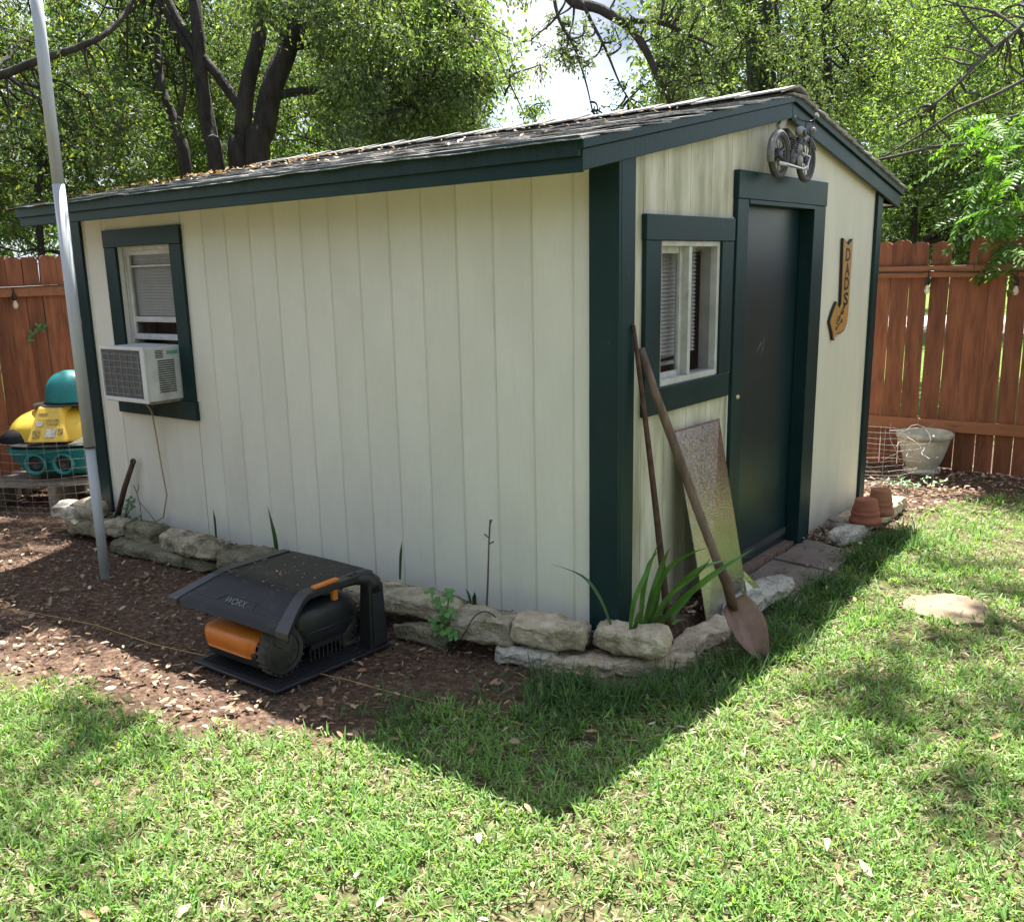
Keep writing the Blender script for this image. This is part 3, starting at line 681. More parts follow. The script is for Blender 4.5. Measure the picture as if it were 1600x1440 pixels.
# paving at the door
def slab(poly, z0, z1, mt, name, label, jit=.008, seed=0):
    rr = random.Random(seed); pts = []
    n = len(poly)
    for i in range(n):
        a, b = poly[i], poly[(i+1) % n]; k = max(2, int((b-a).length/.05))
        for j in range(k):
            p = lerp(a, b, j/k); pts.append(V(p.x+rr.uniform(-jit, jit), p.y+rr.uniform(-jit, jit), z0))
    c = sum(pts, V(0, 0, 0))/len(pts)
    mb = MB().prism([p-c+V(0, 0, z0)*0+V(0, 0, 0) for p in pts], (0, 0, z1-z0))
    me = bpy.data.meshes.new(name); me.from_pydata([tuple(v) for v in mb.v], [], mb.f); me.materials.append(M[mt])
    o = bpy.data.objects.new(name, me); COL.objects.link(o); o.location = c
    md = o.modifiers.new('bevel', 'BEVEL'); md.width = .006; md.segments = 2; md.limit_method = 'ANGLE'; md.angle_limit = R(50)
    return tag(o, label, 'paving slab')
slab([V(.03, 1.18, 0), V(.33, 1.13, 0), V(.37, 1.60, 0), V(.025, 1.655, 0)], -.19, -.118, 'paver', 'paving_slab', 'brown paving slab before the door, nearer to the shovel', seed=3)
slab([V(.028, 1.672, 0), V(.375, 1.615, 0), V(.345, 2.02, 0), V(.04, 2.14, 0)], -.19, -.112, 'paver', 'paving_slab', 'brown paving slab before the door, nearer to the flower pots', seed=4)
fp = [GZ(x, y, -.13) for x, y in ((1402, 941), (1428, 930), (1475, 926), (1515, 931), (1540, 943), (1552, 962), (1532, 973), (1495, 975), (1460, 966), (1425, 955))]
slab(fp, -.18, -.128, 'flag', 'stepping_stone', 'round tan stepping stone sunk in the sunny lawn', .012, 5)
sb = [GZ(x, y, -.135) for x, y in ((1240, 888), (1300, 868), (1370, 905), (1345, 915), (1300, 918))]

# ------------------------------------------------------------ tall pole
pb = GZ(165, 903, -.15)
PT = V(.0, 0, 1)
pole = thing('metal_pole', pb, 'tall galvanised metal pole standing in the mulch left of the shed', 'pole')
top = pb+(at(40, -4, 4.6)-pb)*1.0
# vertical pole, slightly off plumb
q = pb+V(-.03, .03, 3.3)
def pl(t): return lerp(pb, q, t)
part('lower_tube', MB().tube([pl(-.03), pl(.228)], .0265, 20), M['alu'], pole, smooth=True)
part('upper_tube', MB().tube([pl(.228), pl(.645)], .031, 20), M['alu'], pole, smooth=True)
part('top_tube', MB().tube([pl(.6455), pl(1.0)], .0295, 20), M['alu'], pole, smooth=True)
part('joint', MB().tube([pl(.2265), pl(.2290)], .0318, 20), M['grey'], pole, smooth=True)

# ------------------------------------------------------------ mower dock
DZ = -.135
dock = thing('mower_dock', (-1.2, -.8, GR), 'black robot mower charging dock with a curved rain canopy', 'charging dock')
base = MB().prism([V(-1.46, -1.10, DZ), V(-.90, -1.10, DZ), V(-.88, -.46, DZ), V(-1.46, -.46, DZ)], (0, 0, .016))
part('base_plate', base, M['black'], dock, bevel=.004)
rb = MB()
for i in range(24):
    x = -1.42+i*.0215; rb.box((x, -1.07, DZ+.0165), (x+.009, -.52, DZ+.022))
part('base_ribs', rb, M['black'], dock)
def canopy(u, v, off=0):
    # u across (left to right), v front to back
    yf, yb = -1.07, -.50
    y = lerp(yf, yb, v)
    fl = max(0, 1-v/.33)
    xl = lerp(-1.52, -1.63, fl**1.2); xr = lerp(-.92, -.828, fl**1.2)
    x = lerp(xl, xr, u)
    z = .224 - .090*fl**1.12 - .005*(2*u-1)**2
    return V(x, y, z+off)
top_ = MB(); nu, nv = 16, 16
top_.grid(lambda u, v: canopy(lerp(.08, .91, u), v), nu, nv)
n0 = len(top_.v); top_.grid(lambda u, v: canopy(lerp(.08, .91, u), v, -.026 if v < .02 else -.016), nu, nv)
for i in range(nu): top_.f.append((i, i+1, n0+i+1, n0+i)[::-1])
part('canopy', top_, M['blackdust'], dock, smooth=True)
for s in (0, 1):
    rimm = MB(); u0, u1 = ((0.0, .085) if s == 0 else (.905, 1.0))
    prof = []
    ptsA = []; ptsB = []
    for j in range(15):
        v = j/14*1.0-.015
        a = canopy(u0, v); b = canopy(u1, v)
        ptsA.append(a); ptsB.append(b)
    vs = []
    for a, b in zip(ptsA, ptsB):
        vs += [a+V(0, 0, -.022), a+V(0, 0, .006), b+V(0, 0, .006), b+V(0, 0, -.022)]
    fs_ = []
    for j in range(14):
        for k in range(4): fs_.append((j*4+k, j*4+(k+1) % 4, (j+1)*4+(k+1) % 4, (j+1)*4+k)[::-1])
    fs_ += [(0, 1, 2, 3), tuple(56+k for k in (3, 2, 1, 0))]
    rimm.add(vs, fs_); part('canopy_rail', rimm, M['grey'], dock, bevel=.003)
# raised panel line and lettering on the front lip
lip = MB(); lp = []
for (u, v) in ((.09, .085), (.34, .085), (.385, .145), (.66, .145), (.66, .075), (.90, .075)): lp.append((u, v))
for i in range(len(lp)-1):
    a, b = lp[i], lp[i+1]
    lip.tube([canopy(lerp(a[0], b[0], t/6), lerp(a[1], b[1], t/6), .001) for t in range(7)], .0018, 5)
part('panel_seam', lip, M['grey'], dock)
def text_mesh(body, size=1, extrude=.05, shear=0, bold=0):
    cu = bpy.data.curves.new('txt', 'FONT'); cu.body = body; cu.size = size; cu.extrude = extrude; cu.shear = shear; cu.align_x = 'CENTER'; cu.align_y = 'CENTER'; cu.offset = bold; cu.resolution_u = 3
    o = bpy.data.objects.new('txt', cu); COL.objects.link(o)
    dg = bpy.context.evaluated_depsgraph_get(); dg.update()
    me = bpy.data.meshes.new_from_object(o.evaluated_get(dg)); bpy.data.objects.remove(o)
    vs = [v.co.copy() for v in me.vertices]; fs = [tuple(p.vertices) for p in me.polygons]; bpy.data.meshes.remove(me)
    return vs, fs
vs, fs_ = text_mesh('WORX', 1, .02, 0, .02)
xw = max(v.x for v in vs)-min(v.x for v in vs)
lt = MB(); lt.add([canopy(.50+v.x/xw*.19, .095+v.y*.075, .0025+v.z*.05) for v in vs], fs_)
part('lettering', lt, mat('embossed_grey', (.08, .085, .09), rough=.35), dock)
post = MB().hexa([(-.968, -.575, DZ), (-.888, -.575, DZ), (-.888, -.468, DZ), (-.968, -.468, DZ), (-.955, -.56, .17), (-.893, -.56, .17), (-.893, -.478, .17), (-.955, -.478, .17)])
part('post', post, M['black'], dock, bevel=.006)
part('post_face', MB().hexa([(-.8875, -.56, DZ+.03), (-.881, -.56, DZ+.03), (-.881, -.483, DZ+.03), (-.8875, -.483, DZ+.03), (-.8925, -.55, .13), (-.886, -.55, .13), (-.886, -.487, .13), (-.8925, -.487, .13)]), M['grey'], dock, bevel=.004)
arm = MB().tube([V(-.925, -.519, .14), V(-.925, -.519, .175), V(-.93, -.54, .198), V(-.95, -.60, .205), V(-.965, -.68, .200)], [.045, .043, .036, .028, .022], 10)
part('post_arm', arm, M['black'], dock, smooth=True)
for k in range(2): part('screw_cap', MB().lathe([(0, .004), (.006, .004), (.007, 0)], V(-.945, -.592-.03*k, .232-.003*k), 10), M['grey'], dock)
lv = [canopy(.955, .40, .010), canopy(1.0, .40, .010), canopy(1.0, .64, .012), canopy(.955, .64, .012)]
part('latch', MB().prism(lv, (0, 0, .012)), M['orange'], dock, bevel=.003)
part('latch_hook', MB().box((-.945, -.74, .15), (-.925, -.715, .222)), M['orange'], dock, bevel=.003)

# robot mower under the canopy
mow = thing('robot_mower', (-1.22, -.8, DZ), 'black and orange robotic lawn mower parked in its dock', 'robot mower')
def ell(u, v, cx, cy, cz, sx, sy, sz, p=2.6):
    a = (u*2-1)*math.pi; b = (v-.5)*math.pi
    f = lambda c: math.copysign(abs(c)**(2/p), c)
    return V(cx+sx*f(math.cos(b))*f(math.cos(a)), cy+sy*f(math.cos(b))*f(math.sin(a)), cz+sz*f(math.sin(b)))
part('body', MB().grid(lambda u, v: ell(u, v, -1.23, -.745, .015, .20, .225, .105, 4.2), 36, 14), M['black'], mow, smooth=True)
HP = smooth([V(0, -1.056, -.050), V(0, -1.064, -.012), V(0, -1.066, .018), V(0, -1.050, .040), V(0, -.97, .052)], 4)
def hood(u, v):
    t = v*(len(HP)-1); k = min(int(t), len(HP)-2); p = lerp(HP[k], HP[k+1], t-k)
    xr_ = lerp(-1.095, -1.055, v); x = lerp(-1.425, xr_, u)
    return V(x, p.y+.022*(2*abs(u-.5))**8, p.z-.006*(2*abs(u-.5))**6)
hm = MB(); hm.grid(lambda u, v: hood(u, v), 16, 8); n0 = len(hm.v); hm.grid(lambda u, v: hood(u, v)+V(0, .012, -.004), 16, 8)
for j in range(8):
    for c_ in (0, 16): hm.f.append((j*17+c_, (j+1)*17+c_, n0+(j+1)*17+c_, n0+j*17+c_))
for i in range(16): hm.f.append((i, i+1, n0+i+1, n0+i))
part('hood', hm, M['orange'], mow, smooth=True)
part('bumper', MB().hexa([(-1.42, -1.03, -.10), (-1.07, -1.03, -.10), (-1.07, -.93, -.10), (-1.42, -.93, -.10), (-1.425, -1.055, -.022), (-1.075, -1.055, -.022), (-1.075, -.93, -.022), (-1.425, -.93, -.022)]), M['grey'], mow, bevel=.012)
for (x, y, r_, lb) in ((-1.005, -.975, .104, 0), (-1.40, -.88, .09, 0), (-1.02, -.60, .085, 0), (-1.43, -.60, .085, 0)):
    zc = DZ+.022+r_
    wd = .055
    wh = part('wheel', MB().lathe([(r_*.72, -wd/2), (r_*.93, -wd/2), (r_, -wd*.3), (r_, wd*.3), (r_*.93, wd/2), (r_*.72, wd/2)], V(x, y, zc), 32, (1, 0, 0)), M['rubber'], mow, smooth=False)
    td = MB()
    for k in range(22):
        a = 2*math.pi*k/22; c = V(x, y+r_*math.sin(a), zc+r_*math.cos(a)); tdir = V(0, math.cos(a), -math.sin(a)); nd = V(0, math.sin(a), math.cos(a))
        td.prism([c-tdir*.005-nd*.004+V(-wd/2, 0, 0), c+tdir*.005-nd*.004+V(-wd/2, 0, 0), c+tdir*.004+nd*.003+V(-wd/2, 0, 0), c-tdir*.004+nd*.003+V(-wd/2, 0, 0)], (wd, 0, 0))
    part('tread', td, M['rubber'], wh)
    hb = MB().lathe([(r_*.73, wd*.40), (r_*.6, wd*.5), (r_*.3, wd*.56), (r_*.28, wd*.62), (0, wd*.64)], V(x, y, zc), 28, (1, 0, 0))
    for k in range(5):
        a = 2*math.pi*k/5+.4
        p0, p1 = V(x+wd*.56, y+r_*.3*math.sin(a), zc+r_*.3*math.cos(a)), V(x+wd*.5, y+r_*.66*math.sin(a), zc+r_*.66*math.cos(a))
        hb.tube([p0, p1], .004, 5)
    part('rim', hb, M['rubber'], wh, smooth=True)
part('side_guard', MB().grid(lambda u, v: ell(u, v, -1.06, -.715, .035, .085, .185, .105, 3.0), 28, 12), M['black'], mow, smooth=True)
for k in range(3): part('guard_rib', MB().tube([V(-.985-.012*k, -.86+.01*k, .02+.035*k), V(-.973-.014*k, -.72, .024+.037*k), V(-.985-.012*k, -.58-.01*k, .02+.035*k)], .004, 6), M['grey'], mow, smooth=True)
part('guard_fin', MB().box((-.99, -.84, -.05), (-.972, -.66, -.03)), M['black'], mow)
for k in range(9):
    y = -.84+k*.024; part('guard_tine', MB().tube([V(-.982, y, -.05), V(-.976, y-.006, -.105)], .0035, 5), M['black'], mow)
tp = MB().grid(lambda u, v: ell(u, v, -1.10, -.76, .115, .07, .11, .03, 4), 20, 8); part('control_lid', tp, M['grey'], mow, smooth=True)

# boundary wire
wp = [GZ(-60, 940, -.12), GZ(60, 958, -.125), GZ(150, 976, -.125), GZ(240, 1006, -.12), GZ(330, 1026, -.12)]
wr = MB().tube(wp, .0016, 5)
wp2 = [GZ(x, y, -.125) for x, y in ((500, 1052), (545, 1062), (600, 1078), (660, 1094), (720, 1108), (780, 1120), (830, 1136))]
wr.tube(wp2, .0018, 5)
tag(mesh_obj('boundary_wire', wr, M['cordyel']), 'thin yellow guide wire lying across the mulch by the mower', 'wire')
cb_ = [GZ(598, 1000, .02), GZ(655, 968, .03), GZ(712, 1004, -.05), GZ(700, 1018, -.12)]
cbl = [GZ(706, 1022, -.13), GZ(716, 1005, -.06), GZ(728, 985, .02), GZ(742, 962, .058), GZ(760, 955, .066), GZ(775, 964, .04)]
tag(mesh_obj('black_cable', MB().tube(smooth(cbl), .0028, 6), M['cordblk'], smooth=True), 'black cable looped over an edging block below the siding', 'cable')

# ------------------------------------------------------------ tools against the gable
def pth(a, b, n, sag): return [lerp(a, b, i/n)+sag*math.sin(math.pi*i/n) for i in range(n+1)]
ra, rb_ = V(.030, .082, 1.262), GZ(1046, 995, -.06)
rod = thing('digging_bar', rb_, 'thin dark rusty digging bar leaning against the corner board', 'digging bar')
part('shaft', MB().tube(pth(rb_, ra, 8, V(.006, 0, 0)), [.017, .016, .015, .014, .013, .012, .011, .010, .008], 10), M['rust'], rod, smooth=True)
part('tip', MB().hexa([tuple(rb_+V(-.02, -.006, -.05)), tuple(rb_+V(.02, -.006, -.05)), tuple(rb_+V(.02, .006, -.05)), tuple(rb_+V(-.02, .006, -.05)), tuple(rb_+V(-.014, -.01, .04)), tuple(rb_+V(.014, -.01, .04)), tuple(rb_+V(.014, .01, .04)), tuple(rb_+V(-.014, .01, .04))]), M['rust'], rod, bevel=.003)
ha = V(.034, .135, 1.165); tip = GZ(1194, 1036, -.148)
# handle end, shoulder, and blade
sh = thing('shovel', tip, 'round point shovel with weathered wooden handle leaning on the gable', 'shovel')
neck = GX(1143, 940, .40); mid = GX(1088, 790, .235)
hp = [ha, GX(1022, 610, .085), GX(1052, 690, .14), mid, GX(1122, 880, .34), GX(1137, 918, .385)]
hp = [p for p in hp]
part('handle', MB().tube(hp, [.017, .0185, .0195, .020, .019, .018], 12), M['handle'], sh, smooth=True)
part('socket', MB().tube([GX(1122, 880, .34), GX(1136, 912, .382), neck, lerp(neck, tip, .14)], [.021, .0215, .022, .012], 12), M['rust'], sh, smooth=True)
ax_ = (tip-neck).normalized(); n_ = V(.90, -.30, .25); n_ = (n_-ax_*n_.dot(ax_)).normalized(); sd = ax_.cross(n_).normalized()
BL = (tip-neck).length
def blade(u, v):
    x = (u*2-1); ww = (.092*(1-max(0, (v-.35)/.65)**1.9)+.004 if v > .35 else .092*lerp(.78, 1, min(1, v/.2)))
    return neck + ax_*(BL*v) + sd*(x*ww) + n_*(.030*(x*x)-.012 + .012*math.sin(v*3) - .014*math.exp(-(x*4)**2)*(1-v))
bm = MB(); bm.grid(blade, 16, 16); n0 = len(bm.v); bm.grid(lambda u, v: blade(u, v)-n_*.003, 16, 16)
for k in range(16):
    for c_ in (0, 16): bm.f.append((k*17+c_, (k+1)*17+c_, n0+(k+1)*17+c_, n0+k*17+c_))
    bm.f.append((k, k+1, n0+k+1, n0+k)); bm.f.append((16*17+k, 16*17+k+1, n0+16*17+k+1, n0+16*17+k))
part('blade', bm, M['rustblade'], sh, smooth=True)
# sheet metal
p0, p1, p2, p3 = GX(1107, 987, .20), V(0, 0, 0), GX(1124, 655, .026), GX(1055, 674, .026)
p1 = GX(1168, 935, .165)
ed = p1-p0
plm = thing('metal_sheet', (p0+p1)/2, 'hammered shiny metal sheet leaning between window and door', 'metal sheet')
nn = (p1-p0).cross(p3-p0).normalized()
part('sheet', MB().hexa([tuple(q) for q in (p0, p1, p1-nn*.004, p0-nn*.004, p3, p2, p2-nn*.004, p3-nn*.004)]), M['plate'], plm)
part('top_hem', MB().tube([p3, p2], .0045, 6), M['rustblade'], plm)
f0 = GX(1170, 925, .17)
fl = MB().prism([GX(1163, 892, .20), GX(1188, 918, .25), GX(1172, 938, .24), GX(1160, 930, .20)], (-.01, .004, .002))
tag(mesh_obj('metal_flashing', fl, M['plate']), 'small bent piece of shiny flashing beside the leaning sheet', 'flashing')
# leaning rusty bar left of the window
a, b = GY(208, 722, -.04), GY(182, 800, -.09)
lb = thing('rusty_pipe', b, 'short rusty iron bar leaning on the siding below the air conditioner', 'iron bar')
part('shaft', MB().tube([b+V(0, 0, -.04), lerp(a, b, .5), a], [.019, .018, .016], 8), M['rust'], lb, smooth=True)
part('eye', MB().torus(a+V(.0, 0, .004), (.3, -1, .2), .014, .008, 18, 8), M['rust'], lb, smooth=True)

# ------------------------------------------------------------ wall sign
sx_ = .004
out_px = [(1318.5, 372), (1321, 374), (1326, 382), (1331.5, 374), (1333.5, 373), (1332, 400), (1330, 430), (1327.5, 470), (1326, 490), (1324.5, 504), (1320, 516), (1314, 521), (1309, 522), (1306, 524.5), (1304.5, 532), (1302, 531), (1301, 521), (1297, 503), (1302, 486), (1308, 471), (1310.5, 477), (1312, 480), (1314.5, 474), (1316, 440)]
def gyz(px, py, x=0): v = GX(px, py, .02); return V(x, v.y, v.z)
sign = thing('arrow_sign', gyz(1315, 450), 'amber and black arrow shaped sign reading DADS Garage on the gable', 'sign')
ring = [gyz(*p, x=.003) for p in out_px]; ring = ring[::-1] if (ring[1]-ring[0]).cross(ring[2]-ring[1]).x < 0 else ring
cen = sum(ring, V(0, 0, 0))/len(ring)
part('backing', MB().prism(ring, (.014, 0, 0)), M['signbase'], sign)
# inset face
def inset(r_, d):
    o_ = []; n = len(r_)
    ar = sum(r_[i].y*r_[(i+1) % n].z-r_[(i+1) % n].y*r_[i].z for i in range(n)); sgn_ = 1 if ar > 0 else -1
    for i in range(n):
        a = (r_[i]-r_[i-1]).normalized(); b = (r_[(i+1) % n]-r_[i]).normalized()
        na = V(0, -a.z, a.y)*sgn_; nb = V(0, -b.z, b.y)*sgn_; m2 = (na+nb)
        m2 = m2.normalized() if m2.length > .3 else na
        o_.append(r_[i]+m2*d)
    return o_
ins_ = [p+V(.0142, 0, 0) for p in inset(ring, .007)]
part('face', MB().prism(ins_, (.002, 0, 0)), M['sign'], sign)
ln_ = MB(); z = gyz(1320, 385).z
def span(poly, z):
    xs_ = []
    for i in range(len(poly)):
        a, b = poly[i], poly[(i+1) % len(poly)]
        if (a.z > z) != (b.z > z): xs_.append(a.y+(b.y-a.y)*(z-a.z)/(b.z-a.z))
    return sorted(xs_)
while z > gyz(1303, 530).z:
    s_ = span(ins_, z)
    for i in range(0, len(s_)-1, 2):
        if s_[i+1]-s_[i] > .006: ln_.box((.0163, s_[i], z), (.0172, s_[i+1], z+.0038))
    z -= .0115
part('ribbing', ln_, M['signbar'], sign)
def put_text(body, cpx, cpy, wy, hz, rot=0, shear=0, bold=.03):
    vs, fs_ = text_mesh(body, 1, .02, shear, bold)
    bx = (max(v.x for v in vs)-min(v.x for v in vs)); by = (max(v.y for v in vs)-min(v.y for v in vs)); mx_ = (max(v.x for v in vs)+min(v.x for v in vs))/2; my_ = (max(v.y for v in vs)+min(v.y for v in vs))/2
    c = gyz(cpx, cpy); mb = MB(); o_ = []
    for v in vs:
        a, b = (v.x-mx_)/bx*wy, (v.y-my_)/by*hz
        a, b = a*math.cos(rot)-b*math.sin(rot), a*math.sin(rot)+b*math.cos(rot)
        o_.append(V(.0175+(v.z+.02)*.05, c.y+a, c.z+b))
    mb.add(o_, fs_); return mb
for ch, cy_ in (('D', 398), ('A', 421), ('D', 443), ('S', 467)):
    part('letter', put_text(ch, 1325.5-(cy_-398)*.055, cy_, .082, .078), M['letter'], sign)
part('script', put_text('Garage', 1314, 491, .17, .055, R(40), .35, .03), M['letter'], sign)
wc = gyz(1311, 507); wrn = MB().tube([wc+V(.018, -.035, -.018), wc+V(.018, .035, .018)], .005, 6)
for s in (-1, 1): wrn.torus(wc+V(.018, .042*s, .021*s), (1, 0, 0), .009, .004, 12, 6)
part('wrench_emblem', wrn, M['letter'], sign)

# ------------------------------------------------------------ motorcycle ornament
xm = .095
def mg(px, py, x=xm): v = GX(px, py, xm); return V(x, v.y, v.z)
wcr, wcf = mg(1217, 242), mg(1259, 250); WR_ = .108
moto = thing('motorcycle_ornament', V(0, (wcr.y+wcf.y)/2, wcr.z-WR_), 'grey metal motorcycle wall ornament mounted above the door', 'ornament')
for c in (wcr, wcf):
    wh = part('wheel', MB().torus(c, (1, 0, 0), WR_-.014, .016, 36, 8), mat('ornament_tyre', (.04, .04, .042), (.07, .07, .07), 30, rough=.6) if c is wcr else bpy.data.materials['ornament_tyre'], moto, smooth=True)
    part('rim', MB().torus(c, (1, 0, 0), WR_-.033, .005, 32, 6), M['silver'], wh, smooth=True)
    for k in range(10):
        a = 2*math.pi*k/10+.2
        part('spoke', MB().tube([c+V(0, .01*math.cos(a), .01*math.sin(a)), c+V(0, (WR_-.034)*math.cos(a), (WR_-.034)*math.sin(a))], .0024, 5), M['silver'], wh)
    part('hub', MB().lathe([(0, .016), (.014, .014), (.018, 0), (.014, -.014), (0, -.016)], c, 14, (1, 0, 0)), M['silver'], wh, smooth=True)
def fender(c, a0, a1, rad, wdt, kick=0):
    mb = MB(); n = 14
    def f(u, v):
        a = lerp(a0, a1, u); ra_ = rad+kick*max(0, u-.8)*2
        t = (v*2-1)
        return c+V(t*wdt, (ra_-.012*t*t)*math.cos(a), (ra_-.012*t*t)*math.sin(a))
    mb.grid(f, n, 5); n0 = len(mb.v); mb.grid(lambda u, v: f(u, v)-(f(u, v)-c).normalized()*.004, n, 5)
    for i in range(n): mb.f.append((i, i+1, n0+i+1, n0+i)); mb.f.append((5*(n+1)+i, 5*(n+1)+i+1, n0+5*(n+1)+i+1, n0+5*(n+1)+i))
    return mb
pale = M['silver']
M['fender'] = mat('pale_pewter', (.17, .165, .155), (.30, .29, .27), 25, rough=.45, metal=.4, bump=.2, bscale=60)
part('rear_fender', fender(wcr, R(200), R(15), WR_+.008, .018), M['fender'], moto, smooth=True)
part('front_fender', fender(wcf, R(125), R(25), WR_+.010, .017, .03), M['fender'], moto, smooth=True)
part('tank', MB().grid(lambda u, v: ell(u, v, xm, mg(1251, 206).y, mg(1251, 206).z, .020, .054, .026, 2.3), 20, 10), M['fender'], moto, smooth=True)
part('tank_badge', MB().lathe([(0, .004), (.017, .003), (.019, 0)], mg(1251, 209, xm+.022), 16, (1, 0, 0)), M['signbase'], moto, smooth=True)
part('seat', MB().hexa([tuple(mg(1233, 212)+V(a, b, c)) for a, b, c in ((-.02, -.05, -.012), (.02, -.05, -.012), (.02, .035, -.012), (-.02, .035, -.012), (-.018, -.055, .03), (.018, -.055, .03), (.016, .03, .004), (-.016, .03, .004))]), M['rubber'], moto, bevel=.006)
eng = mg(1241, 240)
part('engine_block', MB().grid(lambda u, v: ell(u, v, xm, eng.y, eng.z-.02, .022, .058, .046, 3.2), 20, 10), M['silver'], moto, smooth=True)
for s in (-1, 1):
    cy = MB(); d_ = V(0, .5*s, 1).normalized()
    for k in range(6): cy.lathe([(0, .003), (.020, .003), (.020, -.003), (0, -.003)], eng+V(.002, .018*s, .008)+d_*(k*.011+.012), 14, tuple(d_))
    part('cylinder', cy, M['silver'], moto)
part('air_cleaner', MB().lathe([(0, .010), (.018, .008), (.022, 0)], eng+V(.028, -.004, .02), 16, (1, 0, 0)), M['fender'], moto, smooth=True)
part('primary_cover', MB().lathe([(0, .012), (.022, .010), (.030, 0)], eng+V(.024, .012, -.035), 18, (1, 0, 0)), M['fender'], moto, smooth=True)
part('frame', MB().tube([wcr, eng+V(-.0, -.03, -.06), eng+V(0, .05, -.06), mg(1262, 205), mg(1240, 214), wcr], .006, 6), M['silver'], moto)
for s in (-1, 1): part('fork', MB().tube([wcf+V(.017*s, 0, 0), mg(1262, 205, xm+.017*s), mg(1266, 190, xm+.017*s)], .005, 6), M['silver'], moto)
ex = MB().tube([eng+V(.03, .02, .0), mg(1255, 246, xm+.034), mg(1250, 262, xm+.036), mg(1243, 265, xm+.036), mg(1222, 259, xm+.036), mg(1206, 256, xm+.036)], [.006, .006, .007, .007, .008, .010], 8)
part('exhaust', ex, M['chrome'], moto, smooth=True)
hb1, hb2 = mg(1260, 185), mg(1269, 183)
part('handlebar', MB().tube([V(xm-.05, hb1.y-.01, hb1.z+.01), V(xm-.04, hb1.y+.03, hb1.z-.0), V(xm-.01, mg(1266, 190).y, mg(1266, 190).z), V(xm+.01, mg(1266, 190).y, mg(1266, 190).z), V(xm+.045, hb1.y+.03, hb1.z+.0), V(xm+.055, hb1.y-.01, hb1.z+.01)], .005, 6), M['silver'], moto, smooth=True)
for s in (-1, 1): part('grip', MB().tube([V(xm+.052*s, hb1.y+.012, hb1.z+.006), V(xm+.058*s, hb1.y-.022, hb1.z+.012)], .008, 8), M['chrome'], moto)
part('headlight', MB().lathe([(0, .022), (.012, .020), (.018, .006), (.014, -.014), (0, -.02)], mg(1268, 204)+V(0, .012, 0), 14, (0, 1, 0)), M['fender'], moto, smooth=True)
part('wall_bracket', MB().box((.004, eng.y-.03, eng.z-.03), (xm-.02, eng.y+.03, eng.z+.03)), M['rust'], moto)
# weathered wood scrap left of it under the ridge
part('patch_block', MB().prism([gyz(1227, 178.5, .001), gyz(1233, 178.5, .001), gyz(1233, 186, .001), gyz(1226, 200, .001), gyz(1221, 202, .001), gyz(1219, 196, .001)], (.015, 0, 0)), M['cream2'], shed)

# ------------------------------------------------------------ flower pots, jar
def pot(c, rt, rbm, h, mt, label):
    o = thing('flower_pot', c, label, 'flower pot', 'upturned clay pots by the shed corner')
    # upside down: rim at the bottom
    pr = [(rt*.86, 0), (rt, 0), (rt*1.01, h*.04), (rt*.99, h*.24), (rt*.92, h*.26), (rt*.93, h*.40), (rt*.95, h*.43), (rt*.94, h*.47), (rt*.88, h*.49), (rt*.86, h*.60), (rt*.87, h*.62), (rt*.85, h*.65), (lerp(rt*.86, rbm, .6), h*.80), (rbm*1.03, h*.95), (rbm*.97, h), (rbm*.2, h), (rbm*.16, h*.985), (0.001, h*.97)]
    part('bowl', MB().lathe(pr, c, 32), M[mt], o, smooth=True)
    part('rim', MB().lathe([(rt*1.0, h*.03), (rt*1.045, h*.04), (rt*1.045, h*.21), (rt*1.0, h*.225)], c, 32), M[mt], o, smooth=True)
c1 = GZ(1351, 817, -.055); c2 = GZ(1374, 803, -.055)
pot(c1, .088, .062, .150, 'terra', 'red clay flower pot upside down, in front of the paler one')
pot(c2, .080, .058, .160, 'terra2', 'paler orange clay flower pot upside down, behind the red one')
jc = GZ(1307, 829, -.10)
jar = thing('glass_jar', jc, 'small dirty glass jar lying in leaves between the wall and the pots', 'jar')
part('body', MB().lathe([(0, .0), (.045, .0), (.050, .008), (.050, .055), (.046, .065), (.042, .066)], jc, 24), mat('dusty_glass', (.22, .19, .15), (.36, .30, .24), 12, rough=.25), jar, smooth=True)
part('lid', MB().lathe([(.050, .0655), (.052, .068), (.052, .076), (.048, .080), (0, .079)], jc, 24), M['pallet'], jar, smooth=True)

# ------------------------------------------------------------ fences
def picket(par, u, v0, v1, z0, z1, thick, wdt, toff, seed, axis):
    rr = random.Random(seed)
    # outline in (s, z): slightly ragged dog-eared top
    hw = wdt/2; pts = [(-hw, z0), (hw, z0), (hw+rr.uniform(-.003, .003), z1-.024)]
    tp_ = []
    for k in range(6):
        t = k/5; s_ = lerp(hw-.017, -hw+.017, t); tp_.append((s_, z1-.004*abs(2*t-1)**2+rr.uniform(-.007, .004)))
    pts += tp_ + [(-hw+rr.uniform(-.003, .003), z1-.024)]
    lean = rr.uniform(-.008, .008)
    ring = []
    for s_, z in pts:
        s2 = s_+lean*(z-z0)
        ring.append(V(u+s2, v0, z) if axis == 'x' else V(v0, u+s2, z))
    ext = (0, thick, 0) if axis == 'x' else (-thick, 0, 0)
    mb = MB().prism(ring, ext)
    return part('picket', mb, M['wood'], par)
FY = 4.80
rf = thing('wooden_fence', (0, FY, GR), 'red brown picket fence behind the shed on the right with gaps', 'fence', 'red brown wooden fences')
gaps = [GY(p, 500, FY).x for p in (1388, 1417, 1446, 1476.5, 1507, 1541, 1571.5, 1603)]
step = .149
ed_ = []
x = gaps[0]
while x > -6.0: x -= step; ed_.append(x)
ed_ = ed_[::-1] + gaps
x = gaps[-1]
while x < 4.2: x += step; ed_.append(x)
